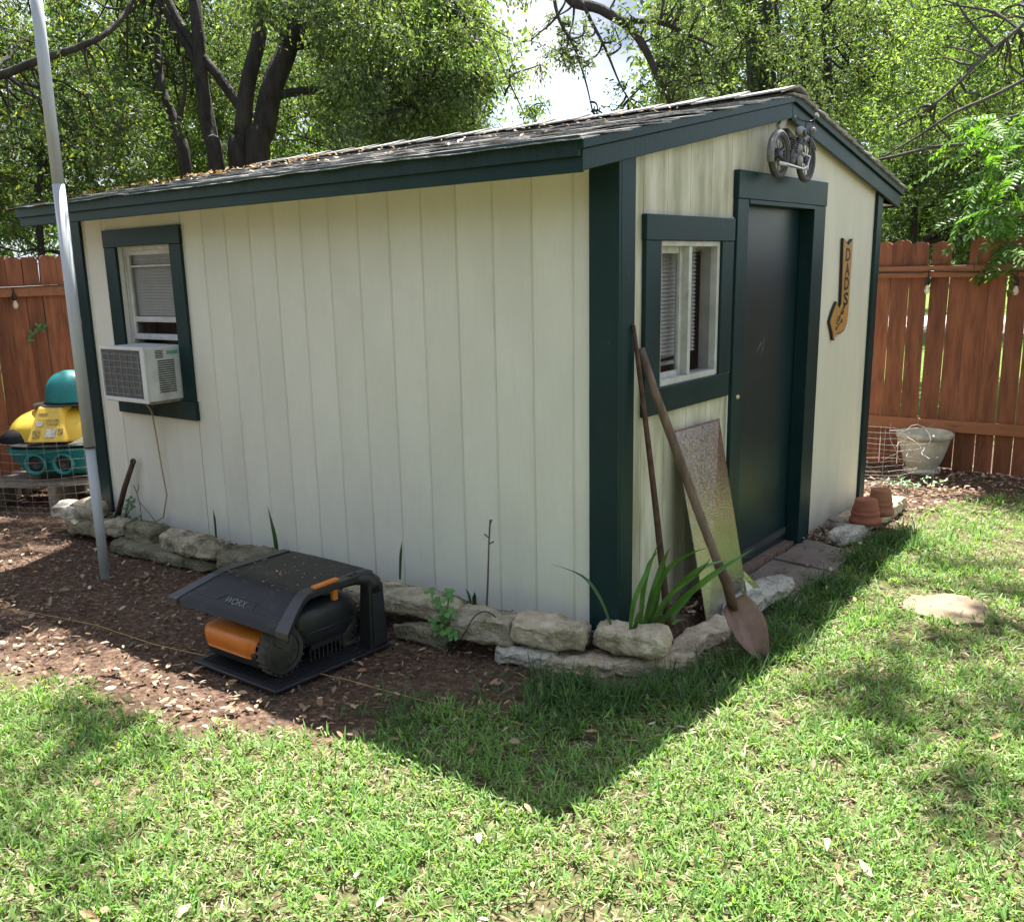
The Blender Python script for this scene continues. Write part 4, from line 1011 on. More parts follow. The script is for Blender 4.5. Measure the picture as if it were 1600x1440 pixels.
for i in range(len(ed_)-1):
    a, b = ed_[i], ed_[i+1]; g_ = .011 if random.random() < .7 else .005
    zt = 1.625+random.uniform(-.015, .02)
    if abs(a-gaps[3]) < 1e-6: zt = 1.615; a2, b2 = a, b-.055
    else: a2, b2 = a, b
    if abs(a-gaps[3]) < 1e-6:
        picket(rf, (a+b)/2, FY, 0, -.14, 1.40, .017, (b-a)-g_, 0, i, 'x')
    else:
        picket(rf, (a+b)/2, FY+random.uniform(0, .005), 0, -.15, zt, .017, (b-a)-g_, 0, i, 'x')
for k, x0 in enumerate((-6.0, -3.6, -1.2)):
    pass
for z0, z1 in ((1.345, 1.432), (.155, .245)):
    for a, b in ((-5.95, -3.601), (-3.6, -1.201), (-1.2, 1.199), (1.2, 4.2)):
        part('rail', MB().box((a, FY-.041, z0), (b, FY-.001, z1)), M['rail'], rf, bevel=.003)
for x in (-4.8, -2.4, 2.4): part('post', MB().box((x, FY+.02, GR), (x+.09, FY+.11, 1.5)), M['wood'], rf)
FX = -6.0
lf = thing('wooden_fence', (FX, 1.5, GR), 'red brown picket fence left of the shed behind the riding toy', 'fence', 'red brown wooden fences')
y = -2.2; i = 500
while y < 4.75:
    picket(lf, y+.07, FX, 0, -.15, 1.69+random.uniform(-.012, .014), .017, .1385, 0, i, 'y'); y += .1415; i += 1
for z0, z1 in ((1.375, 1.46), (.25, .34)):
    for a, b in ((-2.2, .0), (.001, 2.4), (2.401, 4.75)):
        part('rail', MB().box((FX+.001, a, z0), (FX+.041, b, z1)), M['rail'], lf, bevel=.003)
# string lights
def string(name_lbl, pts, drops, nrm):
    o = thing('string_lights', pts[0], name_lbl, 'string lights', 'outdoor string lights on the fences')
    part('cord', MB().tube(pts, .005, 6), M['cordblk'], o, smooth=True)
    for d in drops:
        part('drop_cord', MB().tube([d, d+V(0, 0, -.045)], .005, 6), M['cordblk'], o)
        s_ = part('socket', MB().lathe([(.006, .0), (.014, -.012), (.018, -.03), (.017, -.062), (.015, -.064)], d+V(0, 0, -.04), 14), M['cordblk'], o, smooth=True)
        b_ = part('bulb', MB().lathe([(.012, -.062), (.013, -.075), (.021, -.10), (.019, -.118), (.008, -.130), (0, -.131)], d+V(0, 0, -.04), 14), M['bulb'], o, smooth=True)
        part('filament', MB().tube([d+V(-.005, 0, -.11), d+V(-.004, 0, -.135), d+V(.004, 0, -.135), d+V(.005, 0, -.11)], .0015, 4), M['brass'], b_)
dr_ = [GY(1451, 424, FY-.055), GY(1590, 424, FY-.055)]
string('black string lights with clear bulbs along the right fence rail', [V(-.6, FY-.05, 1.392), V(-.1, FY-.052, 1.385), dr_[0], V((dr_[0].x+dr_[1].x)/2, FY-.05, dr_[0].z-.012), dr_[1], V(1.6, FY-.05, 1.38)], dr_, 0)
dl = GX(20.5, 449, FX+.055)
string('black string light with one bulb on the left fence rail', [V(FX+.05, -.6, 1.445), V(dl.x, dl.y, dl.z), V(FX+.052, 1.0, 1.462), V(FX+.05, 2.0, 1.45)], [dl], 0)

# ------------------------------------------------------------ urn planter
uc = GZ(1441, 737, GR); uc = V(uc.x+.0, uc.y-.02, GR)
rt = .205; hh = .335
urn = thing('planter', uc, 'large cast stone planter with spiral pattern by the right fence', 'planter')
um = MB(); nn_ = 72
prof = [(.115, 0), (.135, .006), (.135, .03), (.105, .042), (.115, .06), (.135, .10), (.155, .16), (.172, .22), (.184, .275)]
vs = []
for j in range(33):
    t = j/32*(len(prof)-1); k = min(int(t), len(prof)-2); f = t-k
    r0, z0 = lerp(prof[k][0], prof[k+1][0], f), lerp(prof[k][1], prof[k+1][1], f)
    for i in range(nn_):
        a = 2*math.pi*i/nn_
        rip = .0055*abs(math.sin(9*(a+z0*5.5))) * (1 if z0 > .05 else 0)
        vs.append(uc+V((r0+rip)*math.cos(a), (r0+rip)*math.sin(a), z0))
um.add(vs, [(j*nn_+i, j*nn_+(i+1) % nn_, (j+1)*nn_+(i+1) % nn_, (j+1)*nn_+i) for j in range(32) for i in range(nn_)])
part('bowl', um, M['urn'], urn, smooth=True)
part('rim', MB().lathe([(.18, .272), (.198, .278), (.207, .295), (.207, .312), (.198, .325), (.180, .328), (.172, .315), (.165, .20), (.0, .19)], uc, 48), M['urn'], urn, smooth=True)
# bent wire netting: right and left
def wires(name, label, fn, nh, nv, rad, parent=None, nseg=20):
    mb = MB()
    for j in range(nv): mb.tube([fn(i/nseg, j/(nv-1), j) for i in range(nseg+1)], rad, 4, False)
    for i in range(nh): mb.tube([fn(i/(nh-1), j/10, 0) for j in range(11)], rad, 4, False)
    return tag(mesh_obj(name, mb, M['wire']), label, 'wire netting')
def fnR(u, v, k):
    p = lerp(V(-.20, 3.75, 0), V(.10, 4.35, 0), u); a = u*3.0
    jit = .02*math.sin(u*14+k*1.7)*u + .012*noise.noise((u*5, k*3.1, 1))*3
    return V(p.x+.10*math.sin(a)+jit+(.10*u*u*math.sin(k*2.1)), p.y+.05*math.cos(a), GR+.02+.44*v**1.25*(1-.25*u)+.03*math.sin(k+u*6)*u)
wires('wire_netting', 'tangled wire netting sticking out behind the shed corner by the planter', fnR, 5, 14, .0019)
loose = MB()
for k in range(12):
    rr = random.Random(k+90); s = fnR(rr.uniform(.2, .9), rr.uniform(.4, 1), k); d = V(rr.uniform(-.2, .6), rr.uniform(-.3, .3), rr.uniform(.1, .8)).normalized()
    pts = [s]
    for j in range(6):
        d = (d+V(rr.uniform(-.6, .6), rr.uniform(-.4, .4), rr.uniform(-.6, .3))).normalized(); pts.append(pts[-1]+d*.05)
    loose.tube(pts, .0018, 4)
tag(mesh_obj('loose_wires', loose, M['wire']), 'loose curled wire ends springing up in front of the planter', 'wire')
def fnL(u, v, k):
    a = at(-60, 640, 6.5); b = at(150, 640, 6.5)
    p = lerp(a, b, u)
    return V(p.x+.01*math.sin(u*9+v*4), p.y+.012*math.sin(u*13), lerp(-.13, .42, v**1.35)+.012*math.sin(u*7+v*2))
wires('wire_netting', 'square wire netting standing in front of the teal and yellow riding toy', fnL, 10, 12, .0011)

# ------------------------------------------------------------ riding toy and pallet
RH = V(RT.x, RT.y, 0).normalized(); FH = V(FW.x, FW.y, 0).normalized()
tcn = at(84, 650, 7.25); tcn = V(tcn.x, tcn.y, 0)
def T(a, b, z): return tcn+RH*(a*.90+.045)+FH*b+V(0, 0, z)
toy = thing('riding_toy', T(0, 0, .05), 'teal and yellow plastic riding toy stored beside the shed', 'riding toy')
def dome(u, v, sx, sy, sz, c, p=2.2, cut=0):
    a = u*2*math.pi; b = v*math.pi/2
    f = lambda q_: math.copysign(abs(q_)**(2/p), q_)
    return T(c[0]+sx*f(math.cos(b))*f(math.cos(a)), c[1]+sy*f(math.cos(b))*f(math.sin(a)), c[2]+sz*math.sin(b)**(.85))
part('seat_shell', MB().grid(lambda u, v: dome(u, v, .20, .17, .225, (.12, .0, .615), 2.4), 32, 12), M['teal'], toy, smooth=True)
part('seat_rim', MB().grid(lambda u, v: dome(u, v, .27, .21, .02, (.08, 0, .595)), 32, 6).grid(lambda u, v: dome(u, v, .27, .21, -.012, (.08, 0, .595)), 32, 6), M['black'], toy, smooth=True)
def cowl(u, v): return dome(u, v, .46, .30, .235, (.03, 0, .345), 2.0)
part('cowl', MB().grid(cowl, 36, 14), M['yellow'], toy, smooth=True)
part('console', MB().hexa([tuple(T(*q_)) for q_ in ((-.13, -.34, .35), (.20, -.34, .35), (.20, -.05, .35), (-.13, -.05, .35), (-.07, -.20, .595), (.12, -.20, .595), (.14, -.05, .595), (-.09, -.05, .595))]), M['yellow'], toy, bevel=.015)
def con(a, z): # point on the console's sloping front face
    t = (z-.30)/.26; return T(a, lerp(-.343, -.203, t)-.002, z*.945+.066)
def patch(a0, a1, z0, z1, mt, nm='sticker'):
    part(nm, MB().hexa([tuple(p) for p in (con(a0, z0)-FH*.004, con(a1, z0)-FH*.004, con(a1, z0), con(a0, z0), con(a0, z1)-FH*.004, con(a1, z1)-FH*.004, con(a1, z1), con(a0, z1))]), mt, toy)
M['stk'] = mat('faded_sticker', (.6, .6, .55), (.3, .28, .25), 60, rough=.5); M['stkb'] = mat('dark_sticker', (.12, .08, .02), (.5, .35, .05), 70, rough=.5)
patch(.02, .10, .34, .40, M['stk']); patch(-.07, -.01, .42, .45, M['stk']); patch(-.085, -.03, .335, .39, M['stkb']); patch(.02, .11, .43, .47, M['stkb']); patch(-.05, .02, .49, .515, M['stkb']); patch(.12, .16, .36, .40, M['stkb'])
part('windscreen', MB().grid(lambda u, v: dome(u, v, .20, .10, .10, (-.24, -.17, .335), 2.0), 20, 8), M['blackdust'], toy, smooth=True)
part('bleached_panel', MB().hexa([tuple(T(*q_)) for q_ in ((.20, -.33, .33), (.42, -.25, .33), (.42, -.22, .33), (.20, -.30, .33), (.30, -.28, .38), (.43, -.22, .47), (.43, -.20, .47), (.30, -.26, .38))]), M['pale'], toy)
part('deck_rim', MB().grid(lambda u, v: dome(u, v, .50, .36, .03, (.03, 0, .322)), 36, 5).grid(lambda u, v: dome(u, v, .50, .36, -.03, (.03, 0, .322)), 36, 5), M['black'], toy, smooth=True)
part('keel', MB().hexa([tuple(T(*q_)) for q_ in ((-.15, -.15, .046), (.28, -.15, .046), (.28, .15, .046), (-.15, .15, .046), (-.15, -.15, .092), (.28, -.15, .092), (.28, .15, .092), (-.15, .15, .092))]), M['black'], toy)
part('hull', MB().hexa([tuple(T(*q_)) for q_ in ((-.22, -.22, .09), (.34, -.22, .09), (.34, .2, .09), (-.22, .2, .09), (-.36, -.29, .30), (.44, -.29, .30), (.44, .25, .30), (-.36, .25, .30))]), M['teal'], toy, bevel=.03)
for a in (-.10, .13):
    c = T(a, -.275, .185)
    part('nozzle', MB().lathe([(.075, -.01), (.082, .035), (.070, .045), (.060, .035), (.055, -.03), (0, -.03)], c, 24, tuple(-FH)), M['teal'], toy, smooth=True)
    part('nozzle_cap', MB().lathe([(.058, -.0), (.052, .02), (.03, .018), (0, .0)], c, 20, tuple(-FH)), M['black'], toy, smooth=True)
pal = thing('wooden_pallet', T(0, 0, GR), 'grey weathered wooden pallet under the riding toy', 'pallet')
for k in range(5): part('deck_board', MB().hexa([tuple(T(*q_)+V(0, 0, .07)) for q_ in [(-.55, -.36+k*.16, -.045), (.50, -.30+k*.16, -.045), (.50, -.21+k*.16, -.045), (-.55, -.27+k*.16, -.045), (-.55, -.36+k*.16, -.025), (.50, -.30+k*.16, -.025), (.50, -.21+k*.16, -.025), (-.55, -.27+k*.16, -.025)]]), M['pallet'], pal)
for a in (-.5, .0, .42): part('stringer', MB().hexa([tuple(T(*q_)) for q_ in [(a, -.36, -.14), (a+.05, -.36, -.14), (a+.05, .4, -.14), (a, .4, -.14), (a, -.36, .024), (a+.05, -.36, .024), (a+.05, .4, .024), (a, .4, .024)]]), M['pallet'], pal)

# ------------------------------------------------------------ vegetation generators
def leaves_np(C, D, S, colr, wr=.42, fold=.25, rng=RNG):
    """C centres (n,3), D directions, S sizes, colr (n,3)"""
    n = len(C)
    D = D/np.linalg.norm(D, axis=1, keepdims=True)
    rnd = rng.normal(size=(n, 3)); A = np.cross(D, rnd); A /= np.linalg.norm(A, axis=1, keepdims=True)
    Nn = np.cross(D, A); S = S[:, None]
    v0 = C; v2 = C+D*S; v1 = C+D*S*.45+A*S*wr/2+Nn*S*fold*wr; v3 = C+D*S*.45-A*S*wr/2+Nn*S*fold*wr
    Vt = np.stack([v0, v1, v2, v3], 1).reshape(-1, 3)
    b = np.arange(n)*4
    F = np.concatenate([np.stack([b, b+2, b+1], 1), np.stack([b, b+3, b+2], 1)])
    return Vt, F, np.repeat(colr, 4, axis=0)
def pal_cols(n, pal, var=.25, rng=RNG):
    pal = np.array(pal); i = rng.integers(0, len(pal), n); j = rng.integers(0, len(pal), n); t = rng.random((n, 1))
    c = pal[i]*(1-t)+pal[j]*t
    return c*(1+var*rng.normal(size=(n, 1))).clip(.45, 1.8)
class Tree:
    def __init__(s, label, base, name='tree', cat='tree', group=None, bark='bark'):
        s.o = thing(name, base, label, cat, group); s.wood = MB(); s.twig = MB(); s.C = []; s.D = []; s.S = []; s.K = []; s.segs = []; s.bark = bark
    def limb(s, pts, r0, r1, n=8, wob=.0):
        pts = [Vector(p) for p in pts]
        # refine with Catmull-Rom
        q = []
        for i in range(len(pts)-1):
            a, b = pts[i], pts[i+1]; p_, n_2 = pts[max(i-1, 0)], pts[min(i+2, len(pts)-1)]
            for k in range(5):
                t = k/5; q.append(.5*((2*a)+(b-p_)*t+(2*p_-5*a+4*b-n_2)*t*t+(3*a-p_-3*b+n_2)*t**3))
        q.append(pts[-1])
        if wob: q = [p+noise.noise_vector(p*1.6)*wob for p in q]
        rr = [lerp(r0, r1, i/(len(q)-1)) for i in range(len(q))]
        s.wood.tube(q, rr, n); s.segs += q[len(q)//4:]
        return q
    def clump(s, c, rad, nleaf, size, pal, twigs=5, droop=.5, anchor=True, far=3.5):
        c = Vector(c)
        if anchor and s.segs:
            a = min(s.segs, key=lambda p: (p-c).length)
            if .05 < (a-c).length < far:
                mid = (a+c)/2+V(0, 0, .12*(a-c).length)+noise.noise_vector(c)*.15
                l_ = (a-c).length; q_ = []
                for k in range(7):
                    t = k/6; p_ = (1-t)**2*a+2*t*(1-t)*mid+t*t*c; q_.append(p_+noise.noise_vector(p_*2.5)*.16*l_*math.sin(math.pi*t))
                s.twig.tube(q_, [lerp(.012+.003*l_, .005, k/6) for k in range(7)], 5, False)
        nleaf = int(nleaf*2.2) if size < .15 else nleaf; size = size*.68 if size < .15 else size
        for k in range(twigs):
            d = V(random.gauss(0, 1), random.gauss(0, 1), random.gauss(-.15*droop*3, .7)).normalized()
            e = c+d*rad*random.uniform(.6, 1.15); m2 = (c+e)/2+V(0, 0, .08*rad)
            s.twig.tube([c, m2, e], [.006, .004, .002], 3, False)
            nl = nleaf//twigs; t = RNG.random(nl)**.6
            c_, m_, e_ = np.array(c), np.array(m2), np.array(e)
            P = ((1-t)**2)[:, None]*c_+(2*t*(1-t))[:, None]*m_+(t**2)[:, None]*e_
            P += RNG.normal(size=P.shape)*rad*.16
            D = np.array(d)*.6+RNG.normal(size=P.shape)*.7; D[:, 2] -= droop
            s.C.append(P); s.D.append(D); s.S.append(size*RNG.uniform(.6, 1.25, nl))
            tone = random.uniform(.75, 1.2)
            s.K.append(pal_cols(nl, pal)*tone)
    def build(s, wr=.42):
        if s.wood.v: part('trunk', s.wood, M[s.bark], s.o, smooth=True)
        if s.twig.v: t = part('twigs', s.twig, M[s.bark], s.o); t['kind'] = 'stuff'
        if s.C:
            Vt, F, K = leaves_np(np.concatenate(s.C), np.concatenate(s.D), np.concatenate(s.S), np.concatenate(s.K), wr)
            o = np_mesh('crown', Vt, F, M['leaf'], K, s.o)
PAL_L = [(.068, .112, .048), (.09, .142, .058), (.118, .172, .07), (.075, .10, .054), (.175, .21, .11)]
PAL_M = [(.055, .095, .04), (.075, .125, .05), (.10, .155, .06), (.065, .09, .05)]
PAL_D = [(.05, .085, .04), (.07, .11, .05), (.09, .135, .058)]
PAL_B = [(.125, .20, .07), (.17, .255, .09), (.10, .16, .06), (.25, .32, .15)]
PAL_Y = PAL_M*4 + [(.30, .28, .06), (.2, .22, .06)]
def rp(x0, x1, y0, y1, d0, d1): return at(random.uniform(x0, x1), random.uniform(y0, y1), random.uniform(d0, d1))
LEAFN = 1.0
def fill(T_, n, box, rad, nleaf, size, pal, skip=None, **k):
    c = 0
    while c < n:
        x, y = random.uniform(box[0], box[1]), random.uniform(box[2], box[3])
        if skip and skip(x, y): c += .2; continue
        T_.clump(at(x, y, random.uniform(box[4], box[5])), rad*random.uniform(.7, 1.25), int(nleaf*random.uniform(.7, 1.3)), size, pal, **k); c += 1
gap = lambda x, y: (745 < x < 1040 and -40 < y < 260)
def G0(p): return V(p.x, p.y, GR)

# A: big forked trunk left of centre
dA = 10.5
def P(x, y, d=dA): return at(x, y, d)
A = Tree('large dark forked tree rising behind the left of the shed roof', G0(P(395, 260)))
A.limb([G0(P(374, 262)), P(372, 262), P(378, 215), P(392, 120), P(404, 40), P(415, -60), P(430, -160)], .115, .06, 10, .05)
A.limb([G0(P(400, 258)), P(402, 258), P(414, 200), P(432, 120), P(452, 50), P(470, -30), P(500, -140)], .15, .09, 10, .05)
A.limb([P(392, 182), P(350, 130), P(312, 85), P(275, 30), P(250, -30)], .06, .04, 8, .05)
A.limb([P(440, 150), P(490, 148), P(545, 142), P(600, 150, 10), P(650, 170, 9.6)], .05, .02, 7, .08)
A.limb([P(455, 60), P(530, 20), P(620, 0), P(720, 30, 9.5), P(760, 120, 9.2)], .06, .02, 7, .1)
A.limb([P(448, 70), P(510, 75), P(580, 95, 10), P(640, 120, 9.6)], .045, .016, 7, .08)
fill(A, 110, (520, 830, -60, 215, 8.8, 11.5), .42, 150, .085, PAL_L, gap, droop=.6)
fill(A, 30, (330, 560, -100, 10, 8.5, 12), .42, 130, .085, PAL_L)
A.build()
# B: slim trunk to its left
B = Tree('slender dark leaning trunk immediately left of the forked tree', G0(P(338, 265)))
B.limb([G0(P(342, 268)), P(338, 268), P(328, 215), P(316, 130), P(308, 50), P(300, -60)], .10, .06, 10, .04)
B.limb([P(318, 140), P(300, 90), P(262, 30), P(230, -30)], .045, .03, 7, .05)
fill(B, 40, (180, 380, -60, 190, 11.2, 13), .4, 130, .08, PAL_Y, droop=.5)
B.build()
C_ = Tree('small crooked dark trunk, second left of the forked tree', G0(P(288, 275)))
C_.limb([G0(P(296, 272)), P(290, 272), P(276, 215), P(268, 180), P(252, 130), P(244, 60), P(252, -20)], .075, .03, 8, .03)
C_.limb([P(276, 195), P(290, 150), P(285, 90)], .03, .012, 6, .03)
fill(C_, 26, (150, 350, 0, 250, 11.3, 13), .4, 120, .08, PAL_D)
C_.build()
# D: tree on the far left with a long bough crossing
D_ = Tree('leafy tree at the far left with a long thin bough', G0(at(-120, 300, 9)))
D_.limb([G0(at(-130, 400, 9)), at(-140, 200, 9), at(-160, 0, 9), at(-150, -200, 9)], .16, .10, 10, .05)
D_.limb([at(-140, 190, 9), at(-60, 140, 8.8), at(40, 100, 8.6), at(120, 70, 8.6), at(190, 25, 8.8), at(230, -30, 9)], .05, .018, 7, .06)
fill(D_, 85, (-120, 190, -60, 330, 8.6, 11), .42, 140, .08, PAL_Y, droop=.5)
D_.build()
# E: understorey behind the left fence
E_ = Tree('dense dark shrubbery rising behind the left fence', G0(at(40, 400, 9.8)), name='shrub', cat='shrub')
E_.limb([G0(at(60, 420, 9.8)), at(60, 330, 9.8), at(80, 230, 10)], .05, .02, 6)
fill(E_, 60, (-80, 230, 170, 410, 9.6, 11.5), .36, 150, .065, PAL_D+[(.10, .13, .05)], droop=.3)
fill(E_, 60, (200, 420, 90, 300, 12.2, 13.5), .4, 150, .07, PAL_D+[(.10, .13, .05)], droop=.3, far=1.5)
E_.build()
# F: darker green tree mass between the trunks, behind the shed
F_t = Tree('green thicket seen between the trunks behind the shed', G0(at(520, 300, 14)), name='thicket', cat='thicket')
F_t.limb([G0(at(520, 400, 14)), at(520, 230, 14), at(540, 60, 14)], .12, .05, 8, .06)
F_t.limb([G0(at(640, 400, 14)), at(640, 230, 14), at(660, 60, 14)], .08, .03, 8, .06)
fill(F_t, 150, (230, 790, 20, 300, 12.5, 16), .55, 130, .11, PAL_L+PAL_M, gap, droop=.4, far=2)
F_t.build()
# G: bright leafy tree just left of the sky gap
G_t = Tree('bright green tree with drooping sprays beside the gap of sky', G0(at(700, 300, 10)))
G_t.limb([G0(at(690, 400, 11)), at(690, 230, 11), at(670, 60, 11), at(660, -120, 11)], .10, .05, 8, .05)
for x1, y1 in ((760, 90), (790, 150), (800, 60), (740, 190), (820, 180), (700, 160)): G_t.limb([at(675, 10, 10.8), at((675+x1)/2, min(y1, 30), 10.3), at(x1, y1, 9.8)], .022, .006, 5, .05)
fill(G_t, 60, (560, 790, -20, 215, 9, 11), .38, 150, .085, PAL_B, gap, droop=.9)
fill(G_t, 6, (790, 850, 90, 205, 9, 10), .26, 50, .07, PAL_B, droop=.9)
G_t.build()
# H: oak boughs over the ridge
H_t = Tree('oak with dark arching boughs hanging over the shed ridge', G0(at(1180, 300, 13)), bark='bark')
def Q(x, y, d=9.0): return at(x, y, d)
H_t.limb([G0(Q(1180, 420, 13)), Q(1190, 150, 13), Q(1170, -100, 12.5), Q(1120, -350, 12)], .22, .16, 10, .05)
H_t.limb([Q(1140, -260, 12), Q(1000, -160, 10), Q(890, -20, 9.2), Q(940, 15), Q(985, 45), Q(1012, 85), Q(1035, 135), Q(1052, 170)], .07, .022, 8, .02)
H_t.limb([Q(970, 32), Q(1030, 36), Q(1075, 52), Q(1120, 70)], .03, .010, 7, .03)
H_t.limb([Q(860, -40, 8.8), Q(870, 20, 8.8), Q(895, 70, 8.8), Q(915, 130, 8.8), Q(925, 175, 8.8)], .02, .005, 6, .03)
H_t.limb([Q(910, 0), Q(935, 60), Q(960, 110), Q(985, 155)], .02, .006, 6, .04)
H_t.limb([Q(1075, 52), Q(1090, 90), Q(1100, 130)], .012, .005, 5, .04)
def spray(T_, n, pts, rad, nl, sz, pal):
    for k in range(n):
        b = random.choice(pts); T_.clump(b+V(random.gauss(0, .16), random.gauss(0, .22), random.gauss(0, .16)), rad*random.uniform(.7, 1.3), nl, sz, pal, twigs=4, droop=.5, far=.9)
spray(H_t, 34, [Q(x, y) for x, y in ((870, 30), (890, 70), (905, 110), (918, 165), (940, 60), (960, 110), (985, 150), (900, 130), (1000, 170), (930, 30), (960, 175), (1020, 150))], .17, 28, .066, PAL_L)
spray(H_t, 44, [Q(x, y) for x, y in ((1040, 10), (1090, 30), (1060, 60), (1080, 100), (1050, 110), (1020, 5), (1100, 70), (1080, 150))], .20, 36, .066, PAL_L)
H_t.build()
# I: multi-stemmed tree right of the ridge
I_t = Tree('many stemmed tree with upright grey stems behind the gable', G0(at(1240, 300, 13)), bark='bark')
for x0, x1, r_ in ((1150, 1120, .05), (1185, 1160, .06), (1215, 1215, .05), (1250, 1262, .09), (1270, 1305, .06), (1300, 1345, .05), (1135, 1085, .035), (1290, 1290, .045), (1235, 1190, .04)):
    d = random.uniform(12, 14); I_t.limb([G0(at(x0, 420, d)), at(x0+3, 230, d), at((x0+x1)/2, 90, d), at(x1, -80, d)], r_, r_*.45, 7, .10)
for k in range(30):
    x, y = random.uniform(1060, 1380), random.uniform(0, 190); I_t.limb([at(x, y, 12.6), at(x+random.uniform(-50, 50), y-40, 12.4), at(x+random.uniform(-90, 90), y-90, 12.2)], .016, .005, 4, .05)
fill(I_t, 150, (1050, 1400, -40, 240, 11, 14.5), .48, 115, .085, PAL_L, droop=.4)
I_t.build()
# J: bright trees on the right
J_t = Tree('sunny yellow green tree filling the upper right corner', G0(at(1500, 300, 12)), bark='bark2')
J_t.limb([G0(at(1520, 420, 12)), at(1515, 230, 12), at(1540, 60, 12), at(1530, -120, 12)], .12, .06, 8, .06)
J_t.limb([at(1370, 250, 9.5), at(1440, 235, 9.3), at(1500, 228, 9.2), at(1555, 222, 9), at(1640, 190, 9)], .014, .022, 7, .03)
J_t.limb([at(1380, 245, 9.5), at(1450, 205, 9.3), at(1510, 165, 9.2), at(1610, 120, 9)], .008, .018, 6, .04)
J_t.limb([at(1400, 200, 9.8), at(1480, 150, 9.6), at(1540, 90, 9.5), at(1620, 20, 9.5)], .012, .022, 6, .05)
fill(J_t, 150, (1370, 1680, -60, 270, 9.8, 14), .46, 120, .085, PAL_B, droop=.5)
J_t.build()
K_t = Tree('dark shade bush behind the right fence beyond the gable', G0(at(1440, 360, 10.5)), name='shrub', cat='shrub')
K_t.limb([G0(at(1440, 420, 10.5)), at(1430, 330, 10.5), at(1450, 260, 10.6)], .05, .02, 6)
fill(K_t, 85, (1345, 1680, 225, 400, 9.6, 12), .40, 130, .08, PAL_D+[(.06, .12, .03)], droop=.4)
K_t.build()
# far belt of trees
for k, (x0, x1, lb, pl_) in enumerate(((-250, 120, 'far leafy tree behind the left fence, leftmost of the far trees', PAL_M), (100, 420, 'far leafy tree seen between the leftmost trunks', PAL_M), (400, 770, 'far leafy tree behind the forked trunk', PAL_B), (1010, 1250, 'far leafy tree behind the upright stems', PAL_L), (1240, 1500, 'far leafy tree above the right eave', PAL_B), (1480, 1850, 'far leafy tree behind the right end of the fence', PAL_B))):
    T_ = Tree(lb, G0(at((x0+x1)/2, 380, 22)), group='far trees beyond the fences')
    xm_ = (x0+x1)/2
    T_.limb([G0(at(xm_, 420, 22)), at(xm_, 250, 22), at(xm_+20, 60, 22), at(xm_-10, -80, 22)], .2, .1, 8, .1)
    ytop = -30
    fill(T_, 95, (x0, x1, ytop, 400, 19, 25), 1.0, 120, .20, pl_, None, droop=.4, far=4, anchor=True)
    T_.build(.5)
# low far hedge right through the sky gap's foot
T_ = Tree('low far hedge along the other side of the road', G0(at(880, 380, 32)), name='hedge', cat='hedge')
fill(T_, 130, (-300, 1900, 300, 405, 29, 34), 1.4, 130, .32, PAL_D+PAL_L, anchor=False)
T_.build(.5)

# unseen hedge added behind the camera to darken reflections and cut sky light
HB = Tree('unseen tall hedge added behind the viewpoint to darken reflections', V(6, -9, GR), name='hedge', cat='hedge')
for k in range(230):
    a = random.uniform(R(-150), R(25)); r_ = random.uniform(8.5, 11); HB.clump(V(1.5+r_*math.cos(a), -3+r_*math.sin(a), random.uniform(0, 4.6)), 1.3, 90, .34, PAL_D+PAL_L, anchor=False)
HB.build(.6)
# L: compound-leaved branches at the right edge, each leaf a part
S_t = thing('ash_sapling', G0(at(1600, 380, 7.9)), 'young tree with long feathery compound leaves overhanging the right fence', 'tree')
stem = MB(); sp0 = G0(at(1650, 420, 7.9)); 
stems = [[sp0, at(1650, 300, 7.8), at(1640, 180, 7.7), at(1620, 60, 7.6)], [at(1650, 330, 7.8), at(1600, 330, 7.2), at(1545, 350, 6.8)], [at(1645, 260, 7.8), at(1590, 235, 7.3), at(1530, 215, 7)], [at(1640, 330, 7.8), at(1590, 290, 7.2), at(1520, 290, 6.9)], [at(1640, 200, 7.7), at(1590, 180, 7.4), at(1550, 190, 7.2)], [at(1650, 350, 7.8), at(1610, 370, 7.2), at(1570, 390, 6.9)]]
for i, s_ in enumerate(stems): stem.tube(s_, [.03, .02, .014, .01][:len(s_)] if i == 0 else [.014, .009, .004], 6)
part('stem', stem, M['bark2'], S_t)
fronds = []
